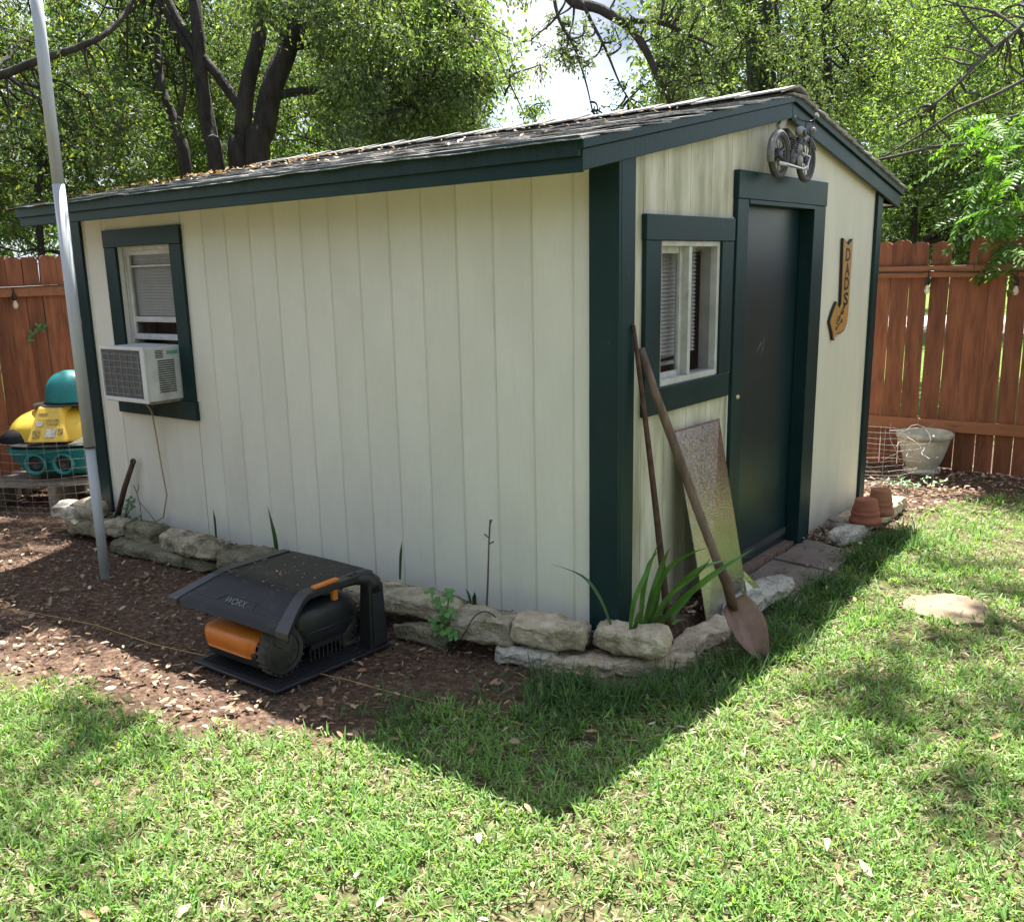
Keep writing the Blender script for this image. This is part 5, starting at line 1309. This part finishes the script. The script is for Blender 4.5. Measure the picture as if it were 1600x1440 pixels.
for k in range(4):
    rr = random.Random(k); C, D, S = [], [], []
    ln2 = .30; npair = 7
    Vt = []; Fc = []; Kc = []
    def leaflet(b, d, s, w_):
        d = d.normalized(); a = d.cross(V(0, 0, 1)).normalized(); n2 = a.cross(d)
        pts = [b, b+d*s*.3+a*w_-n2*.0, b+d*s*.7+a*w_*.8-V(0, 0, .004), b+d*s-V(0, 0, .012), b+d*s*.7-a*w_*.8-V(0, 0, .004), b+d*s*.3-a*w_, b+d*s*.35-V(0, 0, .006), b+d*s*.7-V(0, 0, .010)]
        o = len(Vt); Vt.extend(pts); Fc.extend([(o, o+1, o+6), (o, o+6, o+5), (o+1, o+2, o+7), (o+1, o+7, o+6), (o+6, o+7, o+4), (o+6, o+4, o+5), (o+2, o+3, o+7), (o+7, o+3, o+4)])
        base = random.choice([(.05, .13, .02), (.08, .18, .03), (.12, .22, .04)]); f_ = rr.uniform(.8, 1.2)
        Kc.extend([tuple(q_*f_ for q_ in base)]*8)
    for j in range(npair):
        t = (j+1)/npair; b = V(ln2*t, 0, -.09*t*t)
        for s_ in (-1, 1): leaflet(b, V(.5, s_*.85, -.25), .075*(1-.35*abs(t-.5)), .012)
    leaflet(V(ln2, 0, -.09), V(1, 0, -.4), .07, .012)
    o = len(Vt)
    for t in (0, .25, .5, .75): # rachis strips
        a, b = V(ln2*t, 0, -.09*t*t), V(ln2*(t+.25), 0, -.09*(t+.25)**2); o = len(Vt); Vt.extend([a-V(0, .0015, 0), a+V(0, .0015, 0), b+V(0, .0015, 0)]); Fc.append((o, o+1, o+2)); Kc.extend([(.12, .14, .05)]*3)
    fo = np_mesh('leaf', np.array([tuple(v) for v in Vt]), np.array(Fc), M['leaf'], np.array(Kc), None); fronds.append(fo.data); bpy.data.objects.remove(fo)
rl = rootloc(S_t)
for i in range(120):
    s_ = random.choice(stems[1:]); t = random.random(); p = lerp(s_[1], s_[2], t) if random.random() < .8 else lerp(s_[0], s_[1], t)
    p = p+V(random.gauss(0, .06), random.gauss(0, .10), random.gauss(0, .08))
    o = bpy.data.objects.new('leaf', random.choice(fronds)); COL.objects.link(o); o.parent = S_t
    o.location = p-rl
    side = -RH*random.uniform(.2, 1)+V(random.gauss(0, .5), random.gauss(0, .5), random.gauss(.1, .3))
    yaw_ = math.atan2(side.y, side.x)
    o.rotation_euler = (random.gauss(0, .4), random.gauss(.25, .35), yaw_); sc2 = random.uniform(.7, 1.1); o.scale = (sc2,)*3

# overhead boughs of the yard oak: out of the frame, they throw the dappled shade seen on the lawn and mulch
O_t = Tree('spreading oak boughs high above the yard, casting dappled shade', V(-7.6, -2.2, GR))
O_t.limb([V(-7.6, -2.2, GR), V(-7.5, -2.1, 2.5), V(-7.3, -.6, 5.0), V(-6.9, 2.6, 6.6)], .24, .10, 9, .1)
O_t.limb([V(-6.95, 2.3, 6.5), V(-5, 4.6, 6.8), V(-2, 4.9, 7.6), V(1.5, 4.4, 7.2)], .07, .02, 7, .1)
O_t.limb([V(-6.5, 2.0, 5.0), V(-6.2, .6, 5.8), V(-5.0, -.6, 6.2)], .1, .04, 7, .1)
def shade(T_, tx, ty, n, spread, nl, hz=(5.0, 6.6), rad=.26, sz=.085):
    for k in range(n):
        h = random.uniform(*hz); k_ = (h-GR)/SUN.z
        T_.clump(V(tx+random.gauss(0, spread), ty+random.gauss(0, spread), GR)+SUN*k_, rad*random.uniform(.6, 1.2), nl, sz, PAL_L, twigs=4, far=2.5)
for px_, py_, n_s, sp_, nl_ in ((1480, 1085, 5, .22, 90), (1570, 1130, 6, .22, 90), (1560, 1000, 3, .18, 80), (1440, 1040, 2, .15, 70), (1600, 900, 3, .2, 80), (1390, 1110, 2, .15, 60), (1330, 1180, 2, .12, 45), (1590, 1260, 2, .2, 60),
                          (130, 1165, 3, .18, 55), (40, 1190, 3, .20, 55), (190, 1120, 2, .14, 50), (50, 1310, 2, .16, 40), (-60, 1250, 3, .2, 55), (20, 1400, 2, .15, 40)):
    p = GZ(px_, py_); shade(O_t, p.x, p.y, n_s, sp_, nl_)
for k in range(60):
    p = GZ(random.uniform(-250, 150), random.uniform(800, 1010)); shade(O_t, p.x, p.y, 1, .15, 110)
for k in range(34):
    p = V(random.uniform(-6.2, -4.4), random.uniform(-.6, 2.2), 0); shade(O_t, p.x, p.y, 1, .25, 110)
for k in range(16):    # roof, left part
    h = random.uniform(3.2, 4.6); p = V(random.uniform(-4.0, -2.6), random.uniform(0, 1.4), 2.2)+SUN*h; O_t.clump(p, .25, 60, .08, PAL_L, twigs=4, far=2.5)
O_t.build()

# ------------------------------------------------------------ grass
def scatter(n, x0, x1, y0, y1): return np.stack([RNG.uniform(x0, x1, n), RNG.uniform(y0, y1, n)], 1)
camxy = np.array((CAM.x, CAM.y)); fxy = np.array((FH.x, FH.y)); rxy = np.array((RH.x, RH.y))
def view_mask(P, m0=.12):
    d = P-camxy; z = d @ fxy; x = d @ rxy
    return (z > .9) & (np.abs(x/z-.025) < .60+m0)
def in_shed(P): return (P[:, 0] > -4.1) & (P[:, 0] < .24) & (P[:, 1] > -.30) & (P[:, 1] < 3.5)
def dens_filter(P, extra=None):
    ins = inside(P); d = ndist(P); sgn = np.where(ins, d, -d)+.10*nz2(P, 6, 4)+.05*nz2(P, 17, 9)
    pr = np.clip(sgn/.14+.35, 0, 1)
    pat = nz2(P, 1.5, 11)*.6+nz2(P, 5, 12)*.5
    pr *= np.clip(.92+pat*1.1, .25, 1)
    # bare patches
    for (px_, py_, r_) in ((1395, 925, .18), (1250, 1050, .10), (1470, 950, .24), (700, 1075, .18), (800, 1090, .18), (560, 1100, .12)):
        c = np.array(GZ(px_, py_))[:2]; dd_ = np.linalg.norm((P-c), axis=1); pr *= np.clip((dd_/r_-.35)*1.6, .02, 1)
    fpc = np.array(GZ(1478, 951))[:2]
    pr[(np.abs((P-fpc)[:, 0]) < .20) & (np.abs((P-fpc)[:, 1]) < .20) & (np.linalg.norm(P-fpc, axis=1) < .17)] = 0
    return RNG.random(len(P)) < pr
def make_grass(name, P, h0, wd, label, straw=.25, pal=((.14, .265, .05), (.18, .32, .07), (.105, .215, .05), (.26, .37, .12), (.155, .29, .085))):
    # blades grow in tufts: every point is a tuft of several blades fanning outward
    k_ = 7
    tuft = RNG.normal(size=(len(P), 1)).repeat(k_, 0)[:, 0]
    P = P.repeat(k_, 0); n = len(P)
    off = RNG.normal(size=(n, 2))*.011
    tone = np.array([noise.noise((p[0]*2.2, p[1]*2.2, 5)) for p in P[::k_]]).repeat(k_)
    isst = RNG.random(n) < np.clip(straw+tone*.25, .05, .6)
    az = np.arctan2(off[:, 1], off[:, 0])+RNG.normal(0, .5, n)
    P = P+off
    el = np.where(isst, RNG.uniform(.0, .5, n), RNG.uniform(.25, 1.2, n))
    L_ = h0*RNG.uniform(.5, 1.4, n)*np.where(isst, .9, 1)*np.clip(1+.18*tuft, .6, 1.5)
    w_ = wd*RNG.uniform(.65, 1.25, n)*np.where(isst, .75, 1)
    D = np.stack([np.cos(az)*np.cos(el), np.sin(az)*np.cos(el), np.sin(el)], 1)
    D2 = D.copy(); D2[:, 2] -= RNG.uniform(.0, .45, n); D2 /= np.linalg.norm(D2, axis=1, keepdims=True)
    sd = np.stack([-np.sin(az), np.cos(az), RNG.normal(0, .3, n)], 1)
    B = np.concatenate([P, (GR+.002+RNG.uniform(0, .022, n))[:, None]], 1)
    m1 = B+D*L_[:, None]*.5; tp = m1+D2*L_[:, None]*.5
    w2 = w_[:, None]*.5
    Vt = np.stack([B-sd*w2*.7, B+sd*w2*.7, m1-sd*w2, m1+sd*w2, tp-sd*w2*.25, tp+sd*w2*.25], 1).reshape(-1, 3)
    b = np.arange(n)*6
    F = np.concatenate([np.stack([b, b+1, b+3, b+2], 1), np.stack([b+2, b+3, b+5, b+4], 1)])
    g_ = (1+.07*tuft[:, None])*pal_cols(n, list(pal), .18)
    s_ = pal_cols(n, [(.38, .325, .215), (.44, .38, .27), (.30, .24, .155), (.30, .31, .15)], .15)
    K = np.where(isst[:, None], s_, g_)
    o = np_mesh(name, Vt, F, M['grass'], np.repeat(K, 6, axis=0)); o['kind'] = 'stuff'; o['label'] = label; o['category'] = 'grass'
    return o
def dist(P): return np.linalg.norm(P-camxy, axis=1)
P_ = scatter(105000, -3.6, 3.9, -3.0, 4.3)
P_ = P_[view_mask(P_)]; P_ = P_[~in_shed(P_)]
dd = dist(P_); P_ = P_[RNG.random(len(P_)) < np.where(dd < 3.2, 1.0, np.clip(3.2/dd, .35, 1))]
P_ = P_[dens_filter(P_)]
dd = dist(P_)
make_grass('lawn_grass', P_, .032, .0058, 'short coarse green lawn with straw coloured thatch', .26)
# taller tufts by the stones and door; shade put into their darker greens
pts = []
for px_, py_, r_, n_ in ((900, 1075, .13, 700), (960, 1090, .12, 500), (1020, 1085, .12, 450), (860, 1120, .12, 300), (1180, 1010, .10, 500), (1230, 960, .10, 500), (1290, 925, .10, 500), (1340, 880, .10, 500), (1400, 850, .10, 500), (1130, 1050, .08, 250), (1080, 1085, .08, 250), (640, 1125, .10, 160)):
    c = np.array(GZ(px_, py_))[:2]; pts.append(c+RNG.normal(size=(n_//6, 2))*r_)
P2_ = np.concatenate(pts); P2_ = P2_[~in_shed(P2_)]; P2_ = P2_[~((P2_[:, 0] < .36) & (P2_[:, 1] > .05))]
make_grass('tall_grass', P2_, .085, .0056, 'longer grass tufts along the edging stones, greens darkened for shade', .03, ((.06, .125, .035), (.085, .16, .045), (.05, .10, .03)))

# ------------------------------------------------------------ fallen leaves, mulch
def litter(name, P, size, pal, label, zj=.008, curl=.2, mt='dry', asp=.42, z0=None):
    n = len(P); az = RNG.uniform(0, 2*np.pi, n); el = RNG.normal(0, curl, n)
    D = np.stack([np.cos(az)*np.cos(el), np.sin(az)*np.cos(el), np.sin(el)], 1); sd = np.stack([-np.sin(az), np.cos(az), RNG.normal(0, curl, n)], 1)
    S_ = (size*RNG.uniform(.55, 1.25, n))[:, None]; Wd = S_*asp*RNG.uniform(.7, 1.2, n)[:, None]
    zz = z0 if z0 is not None else np.full(n, GR+.012)
    B = np.concatenate([P, (zz+RNG.uniform(0, zj, n)+np.abs(np.sin(el))*S_[:, 0]*.4)[:, None]], 1)
    up = np.array((0, 0, 1.))*S_*.10*RNG.uniform(-.3, 1, n)[:, None]
    Vt = np.stack([B-D*S_*.5, B-D*S_*.2-sd*Wd*.45+up, B-D*S_*.2+sd*Wd*.45+up, B+D*S_*.18-sd*Wd*.5+up, B+D*S_*.18+sd*Wd*.5+up, B+D*S_*.5, B-D*S_*.0], 1).reshape(-1, 3)
    b = np.arange(n)*7
    F = np.concatenate([np.stack(q_, 1) for q_ in ((b, b+2, b+6), (b, b+6, b+1), (b+1, b+6, b+3), (b+6, b+2, b+4), (b+6, b+4, b+5), (b+3, b+6, b+5))])
    K = pal_cols(n, pal, .2)
    o = np_mesh(name, Vt, F, M[mt], np.repeat(K, 7, axis=0), smooth=True); o['kind'] = 'stuff'; o['label'] = label; o['category'] = 'fallen leaves'
    return o
PALDRY = [(.36, .28, .20), (.28, .17, .10), (.44, .36, .27), (.22, .12, .07), (.32, .19, .11)]
PALMUL = [(.075, .045, .03), (.14, .085, .055), (.21, .135, .09), (.055, .036, .025), (.30, .23, .17)]
def notlawn(P, mrg=.03):
    ins = inside(P); d = ndist(P); return np.where(ins, d, -d) < mrg+.06*RNG.normal(size=len(P))
Pm = scatter(60000, -7.5, 2.5, -1.9, 4.7); Pm = Pm[view_mask(Pm)]
keep = notlawn(Pm) & ~((Pm[:, 0] > -3.97) & (Pm[:, 0] < .0) & (Pm[:, 1] > .0) & (Pm[:, 1] < 3.23)); Pm = Pm[keep]
zb = np.array([ground_z(x, y) for x, y in Pm])+.006
litter('mulch', Pm, .026, PALMUL, 'fine brown mulch and leaf crumbs covering the bed', .010, .35, asp=.3, z0=zb)
sel = RNG.random(len(Pm)) < .085
sun_r = (Pm[:, 1] > 3.2) & (RNG.random(len(Pm)) < .5)
sel |= sun_r
edge_b = (Pm[:, 1] < -1.1) & (RNG.random(len(Pm)) < .25); sel |= edge_b
litter('leaf_litter', Pm[sel], .040, PALDRY, 'small dry oak leaves strewn over the mulch', .016, .28, z0=zb[sel]+.006)
Pl = scatter(900, -3.6, 3.9, -3.0, 3.5); Pl = Pl[view_mask(Pl)]; Pl = Pl[inside(Pl)]
litter('lawn_leaves', Pl[:150], .036, PALDRY, 'small dry leaves caught in the lawn', .02, .3, z0=np.full(min(150, len(Pl)), GR+.030))
# leaves on the roof
n = 150; xr = RNG.normal(-3.25, .33, n).clip(-3.95, -.2); yr = RNG.uniform(-.15, 1.5, n)
litter('roof_leaves', np.stack([xr, yr], 1), .035, [(.45, .22, .06), (.50, .30, .10), (.30, .16, .07), (.5, .42, .28)], 'orange brown leaves collected on the left part of the roof', .012, .3, z0=np.array([TOP(y, .004) for y in yr]))
n = 160; xr = RNG.uniform(-3.95, -.2, n); yr = RNG.uniform(-.25, 1.5, n)
o = litter('roof_debris', np.stack([xr, yr], 1), .028, [(.40, .30, .2), (.30, .2, .12), (.5, .45, .38)], 'thin scatter of dry leaf bits over the whole near roof slope', .010, .3, z0=np.array([TOP(y, .002) for y in yr]))
Pc = np.stack([RNG.uniform(-1.45, -1.0, 60), RNG.uniform(-.95, -.52, 60)], 1)
litter('canopy_debris', Pc, .016, PALDRY, 'leaf crumbs lying on the mower dock canopy', .001, .1, z0=np.full(60, .228))
Pp = np.stack([RNG.uniform(.05, .36, 70), RNG.uniform(1.2, 2.1, 70)], 1)
litter('paving_leaves', Pp, .026, PALDRY+PALMUL, 'leaf crumbs on the paving in front of the door', .004, .15, z0=np.full(70, -.108))
Pp = np.stack([RNG.uniform(.02, .20, 420), RNG.uniform(2.1, 3.0, 420)], 1)
litter('gable_leaves', Pp, .036, PALDRY+PALMUL, 'brown leaves piled between the wall and the flower pots', .03, .4, z0=np.full(420, -.13))
Pp = np.stack([RNG.uniform(.03, .20, 260), RNG.uniform(.12, 1.0, 260)], 1)
litter('bed_leaves', Pp, .036, PALDRY+PALMUL, 'brown leaves in the bed beside the corner board', .02, .4, z0=np.array([ground_z(x, y)+.012 for x, y in Pp]))
# larger single leaves that can be picked out in the photo
BIGL = ['large pale leaf lying on the lawn below the mulch edge at the left', 'large pale leaf at the bottom edge of the lawn, left of centre', 'brown leaf at the very bottom left corner of the lawn', 'pale curled leaf on the sunny lawn just below the tip of the shed shadow', 'pale leaf low on the right part of the lawn', 'small leaf right of the shadow tip in the sunny lawn', "tan leaf in the shaded grass near the shadow's right edge", "tan leaf in the shaded grass, left neighbour of the one at the shadow's edge", 'pale leaf right on the sunlit edge of the shed shadow', 'pale leaf just outside the right edge of the shed shadow', 'tan leaf just outside the shadow, left of its tip', 'tan leaf at the left edge of the shed shadow near its tip', 'small pale leaf in the shaded grass below the corner stones', 'tan leaf at the bottom right of the lawn', 'tan leaf at the right edge of the lawn in the dappled shade', 'pale leaf at the far right edge of the lawn, lowest there', 'small pale leaf on the mulch at the corner of the mower base', 'dark leaf on the mulch close to the sunny lawn edge, left of centre', 'pale leaf in the mulch at the far left, above the guide wire', 'pale leaf on the mulch at the left, beyond the guide wire', 'tan leaf where the guide wire runs into the grass', 'pale leaf on the mulch in front of the mower base, its right side', 'pale leaf on the mulch in front of the mower base, its near side', 'pale leaf at the edge of the shaded grass below the edging']
big = [(228, 1147, 30, 1), (283, 1427, 34, 0), (142, 1432, 34, 2), (748, 1308, 30, 0), (1352, 1355, 28, 3), (1293, 1318, 24, 0), (985, 1157, 26, 2), (925, 1142, 22, 2), (1065, 1135, 18, 3), (1085, 1145, 14, 0), (710, 1270, 20, 2), (825, 1262, 22, 2), (1018, 1130, 14, 3), (1425, 1425, 18, 2), (1556, 1150, 20, 2), (1592, 1185, 18, 3), (560, 1020, 14, 3), (425, 1128, 20, 4), (30, 840, 12, 3), (180, 1045, 20, 3), (710, 1125, 16, 2), (590, 1086, 14, 0), (500, 1090, 12, 3), (868, 1115, 12, 3)]
cl5 = [(.33, .27, .18), (.13, .09, .065), (.32, .19, .10), (.40, .33, .25), (.07, .05, .04)]
lm = []
for k in range(5):
    mb = MB()
    def lf_(u, v): 
        x = u-.5; w_ = .27*math.sin(math.pi*min(1, max(0, u))**.85)**.8*(1+.12*math.sin(u*22)); y = (v-.5)*2*w_*.62
        return V(x, y, .10*(abs(v-.5)*2)**2*math.sin(math.pi*u)+.06*math.sin(u*4+k))
    mb.grid(lf_, 12, 4); 
    dm = bpy.data.materials.get('big_leaf_%d' % k) or mat('big_leaf_%d' % k, cl5[k], tuple(c*1.35 for c in cl5[k]), 3, (1, 1, 1), rough=.75, bump=.3, bscale=12)
    me = bpy.data.meshes.new('fallen_leaf'); me.from_pydata([tuple(v) for v in mb.v], [], mb.f); me.materials.append(dm); me.polygons.foreach_set('use_smooth', [True]*len(me.polygons)); lm.append(me)
for i, (px_, py_, s_, k) in enumerate(big):
    p = GZ(px_, py_, GR+.03); d = (p-CAM).length
    o = bpy.data.objects.new('fallen_leaf', lm[k]); COL.objects.link(o); o.location = p; s2 = s_/FPX*d*1.1
    o.scale = (s2, s2, s2); rr = random.Random(i); o.rotation_euler = (rr.uniform(-.3, .3), rr.uniform(-.3, .3), rr.uniform(0, 6.28))
    tag(o, BIGL[i], 'leaf', 'larger fallen leaves on the ground')

# ------------------------------------------------------------ small plants
def plantmat(c, nm): 
    m_ = mat(nm, c, tuple(q_*1.5 for q_ in c), 12, rough=.45); return m_
M['iris'] = plantmat((.05, .13, .02), 'strap_leaf_green'); M['irisd'] = plantmat((.03, .075, .02), 'dark_strap_leaf'); M['weed'] = plantmat((.05, .14, .02), 'weed_green')
ib = GX(1010, 985, .12); ib = V(.12, .10, -.06)
iris = thing('iris_plant', ib, 'clump of long green strap leaves beside the shed corner', 'plant')
def strap(par, pts, w, mt='iris'):
    # smooth
    q_ = []
    for i in range(len(pts)-1):
        a, b = pts[i], pts[i+1]; p_, n2 = pts[max(i-1, 0)], pts[min(i+2, len(pts)-1)]
        for k in range(4):
            t = k/4; q_.append(.5*((2*a)+(b-p_)*t+(2*p_-5*a+4*b-n2)*t*t+(3*a-p_-3*b+n2)*t**3))
    q_.append(pts[-1]); n = len(q_)
    ws = [w*(.75+.35*math.sin(math.pi*min(1, i/(n-1)*1.1)))*min(1, (n-1-i)/(n*.35)+.03) for i in range(n)]
    return part('leaf', MB().ribbon(q_, ws, RH if mt != 'x' else FH), M[mt], par, smooth=True)
for pts, w_ in (([(985, 985), (990, 940), (1012, 890), (1030, 845)], .009), ([(1000, 985), (1005, 920), (1015, 880), (1028, 860)], .010), ([(1005, 985), (1018, 930), (1035, 880), (1046, 856)], .011),
               ([(1010, 985), (1035, 900), (1075, 865), (1120, 853)], .010), ([(1015, 985), (1050, 925), (1100, 885), (1180, 868)], .010), ([(1022, 985), (1060, 940), (1110, 900), (1178, 856)], .014),
               ([(1012, 985), (1040, 935), (1090, 895), (1110, 872)], .009), ([(990, 985), (998, 960), (1008, 945)], .010), ([(1020, 988), (1045, 975), (1070, 966)], .008), ([(1025, 985), (1015, 975), (1030, 1000), (1050, 1005)], .008), ([(1018, 985), (1024, 940), (1033, 915)], .012), ([(1030, 985), (1060, 950), (1085, 925)], .010)):
    depth_x = .12
    pp = [GX(x, y, .12+(.10 if pts[-1][0] < 1100 else .36)*(i/(len(pts)-1))) for i, (x, y) in enumerate(pts)]
    strap(iris, pp, w_)
def lone(px_pts, y_, w, label, mt='irisd', name='grass_blade'):
    pp = [GY(x, y, y_-.02*i/len(px_pts)) for i, (x, y) in enumerate(px_pts)]
    o = thing(name, pp[0], label, 'plant'); strap(o, pp, w, mt)
lone([(955, 978), (938, 935), (910, 900), (858, 880)], -.07, .006, 'single long blade arching left from the shed corner')
lone([(434, 878), (430, 840), (418, 790)], -.07, .010, 'pointed dark leaf standing against the siding behind the mower canopy', name='iris_leaf')
lone([(338, 842), (336, 815), (333, 795)], -.07, .006, 'short thin dark leaf against the siding, leftmost of three', name='iris_leaf')
lone([(625, 905), (626, 870), (628, 845)], -.07, .006, 'thin dark leaf against the siding right of the mower dock', name='iris_leaf')
lone([(742, 948), (741, 935), (742, 924)], -.07, .009, 'stubby dark leaf beside the bare sapling', name='iris_leaf')
lone([(736, 945), (733, 930), (727, 918)], -.07, .005, 'very short thin leaf left of the bare sapling', name='iris_leaf')
sp = [GY(x, y, -.08) for x, y in ((760, 956), (762, 915), (763, 880), (764, 845), (766, 812))]
sap = thing('bare_sapling', sp[0], 'bare twig sapling with buds standing against the siding', 'sapling')
part('stem', MB().tube(sp, [.005, .0045, .004, .0035, .004], 6), M['twig'], sap)
for a, b in (((763, 850), (771, 846)), ((764, 840), (757, 834)), ((765, 822), (768, 812))): part('bud', MB().tube([GY(*a, -.08), GY(*b, -.085)], [.003, .004], 5), M['twig'], sap)
# lobed weed
wb = GZ(703, 985, -.06)
weed = thing('lobed_weed', wb, 'small bright green lobed weed growing on the edging stones', 'weed')
def lobed(par, c, s, nrm, rot, mt='weed'):
    q_ = Vector((0, 0, 1)).rotation_difference(Vector(nrm).normalized()).to_matrix(); pts = [V(0, 0, 0)]
    n = 21
    for k in range(n):
        a = -2.5+5.0*k/(n-1); lob = (.55+.45*abs(math.cos(a*1.55)))*(1+.08*math.sin(a*19)); pts.append(V(math.cos(a)*lob, math.sin(a)*lob, .12*math.cos(a*3)))
    rz_ = Matrix.Rotation(rot, 3, 'Z'); mb = MB(); mb.add([Vector(c)+q_ @ (rz_ @ p)*s for p in pts], [(0, k, k+1) for k in range(1, n)])
    part('leaf', mb, M[mt], par)
wst = MB()
for x, y, s_ in ((672, 925, .028), (700, 935, .032), (682, 940, .026), (690, 968, .034), (705, 958, .03), (680, 985, .03), (700, 990, .034), (714, 978, .028), (690, 952, .03), (702, 925, .025), (676, 972, .024), (709, 993, .026)):
    c = GZ(x, y, .0)
    c = GY(x, y, -.36+random.uniform(-.02, .02)); lobed(weed, c, s_, (.4+random.uniform(-.3, .3), -.7+random.uniform(-.3, .3), .7), random.uniform(-1, 1)*.8+math.pi/2)
    wst.tube([GY(697, 995, -.36), GY((697+x)/2, (995+y)/2-4, -.355), c], .0018, 4)
part('stem', wst, M['weed'], weed)
# leafy seedling left of window bar
sb_ = GY(195, 812, -.10)
sd_ = thing('seedling', sb_, 'leafy green seedling at the foot of the leaning iron bar', 'plant')
ss = MB()
for x, y, s_ in ((200, 785, .03), (206, 792, .028), (196, 795, .026), (208, 783, .022), (180, 805, .03), (190, 808, .032), (200, 812, .03), (212, 812, .024), (222, 815, .024), (172, 808, .024), (218, 808, .02), (204, 778, .018)):
    c = GY(x, y, -.10+random.uniform(-.03, .02)); lobed(sd_, c, s_, (.3, -.6, .8), random.uniform(-1, 1)+math.pi/2, 'irisd'); ss.tube([sb_, (sb_+c)/2, c], .002, 4)
for pts in ([(222, 812), (219, 790), (214, 770), (208, 758)], [(219, 785), (232, 800), (243, 815)], [(214, 770), (217, 762), (216, 756)]): ss.tube([GY(x, y, -.08) for x, y in pts], .0025, 4)
part('stem', ss, M['twig'], sd_)
# sparse weeds by the back fence
for i, (x, y, lb) in enumerate(((1395, 762, 'small sunlit weed left of the pale end slab'), (1418, 770, 'bright small weed behind the flower pots'), (1500, 730, 'low weed in the shade at the foot of the fence'), (1455, 765, 'tiny weed among dry leaves before the planter'))):
    b = GZ(x, y, GR); o = thing('small_weed', b, lb, 'weed')
    for k in range(10): lobed(o, b+V(random.gauss(0, .035), random.gauss(0, .03), random.uniform(.02, .09)), random.uniform(.014, .022), (random.uniform(-.5, .5), -.4, 1), random.uniform(0, 6))
    part('stem', MB().tube([b, b+V(0, 0, .08)], .003, 4), M['weed'], o)
# creeper leaves on the left fence
b = GX(60, 505, FX+.03); cr = thing('creeper', b, 'small creeper sprig with pale leaves growing through the left fence', 'creeper')
for x, y, s_ in ((60, 508, .03), (66, 514, .032), (58, 516, .022), (70, 508, .024), (50, 520, .03), (48, 530, .03)):
    lobed(cr, GX(x, y, FX+.04), s_, (1, -.6, .5), random.uniform(0, 6), 'weed')
part('stem', MB().tube([GX(40, 540, FX+.02), GX(55, 520, FX+.035), GX(72, 502, FX+.04)], .003, 4), M['twig'], cr)
# dead vine bits on the far corner board
dv = MB().tube([GY(117, 478, -.05), GY(121, 468, -.05), GY(120, 460, -.05)], .004, 5).tube([GY(118, 486, -.05), GY(126, 498, -.05), GY(128, 506, -.05)], .004, 5)
tag(mesh_obj('dry_vine', dv, M['pallet']), 'dry curled vine bits on the left corner board of the shed', 'vine')
print('SHINGLES', cnt, 'objects', len(bpy.data.objects), 'grass', len(P_))
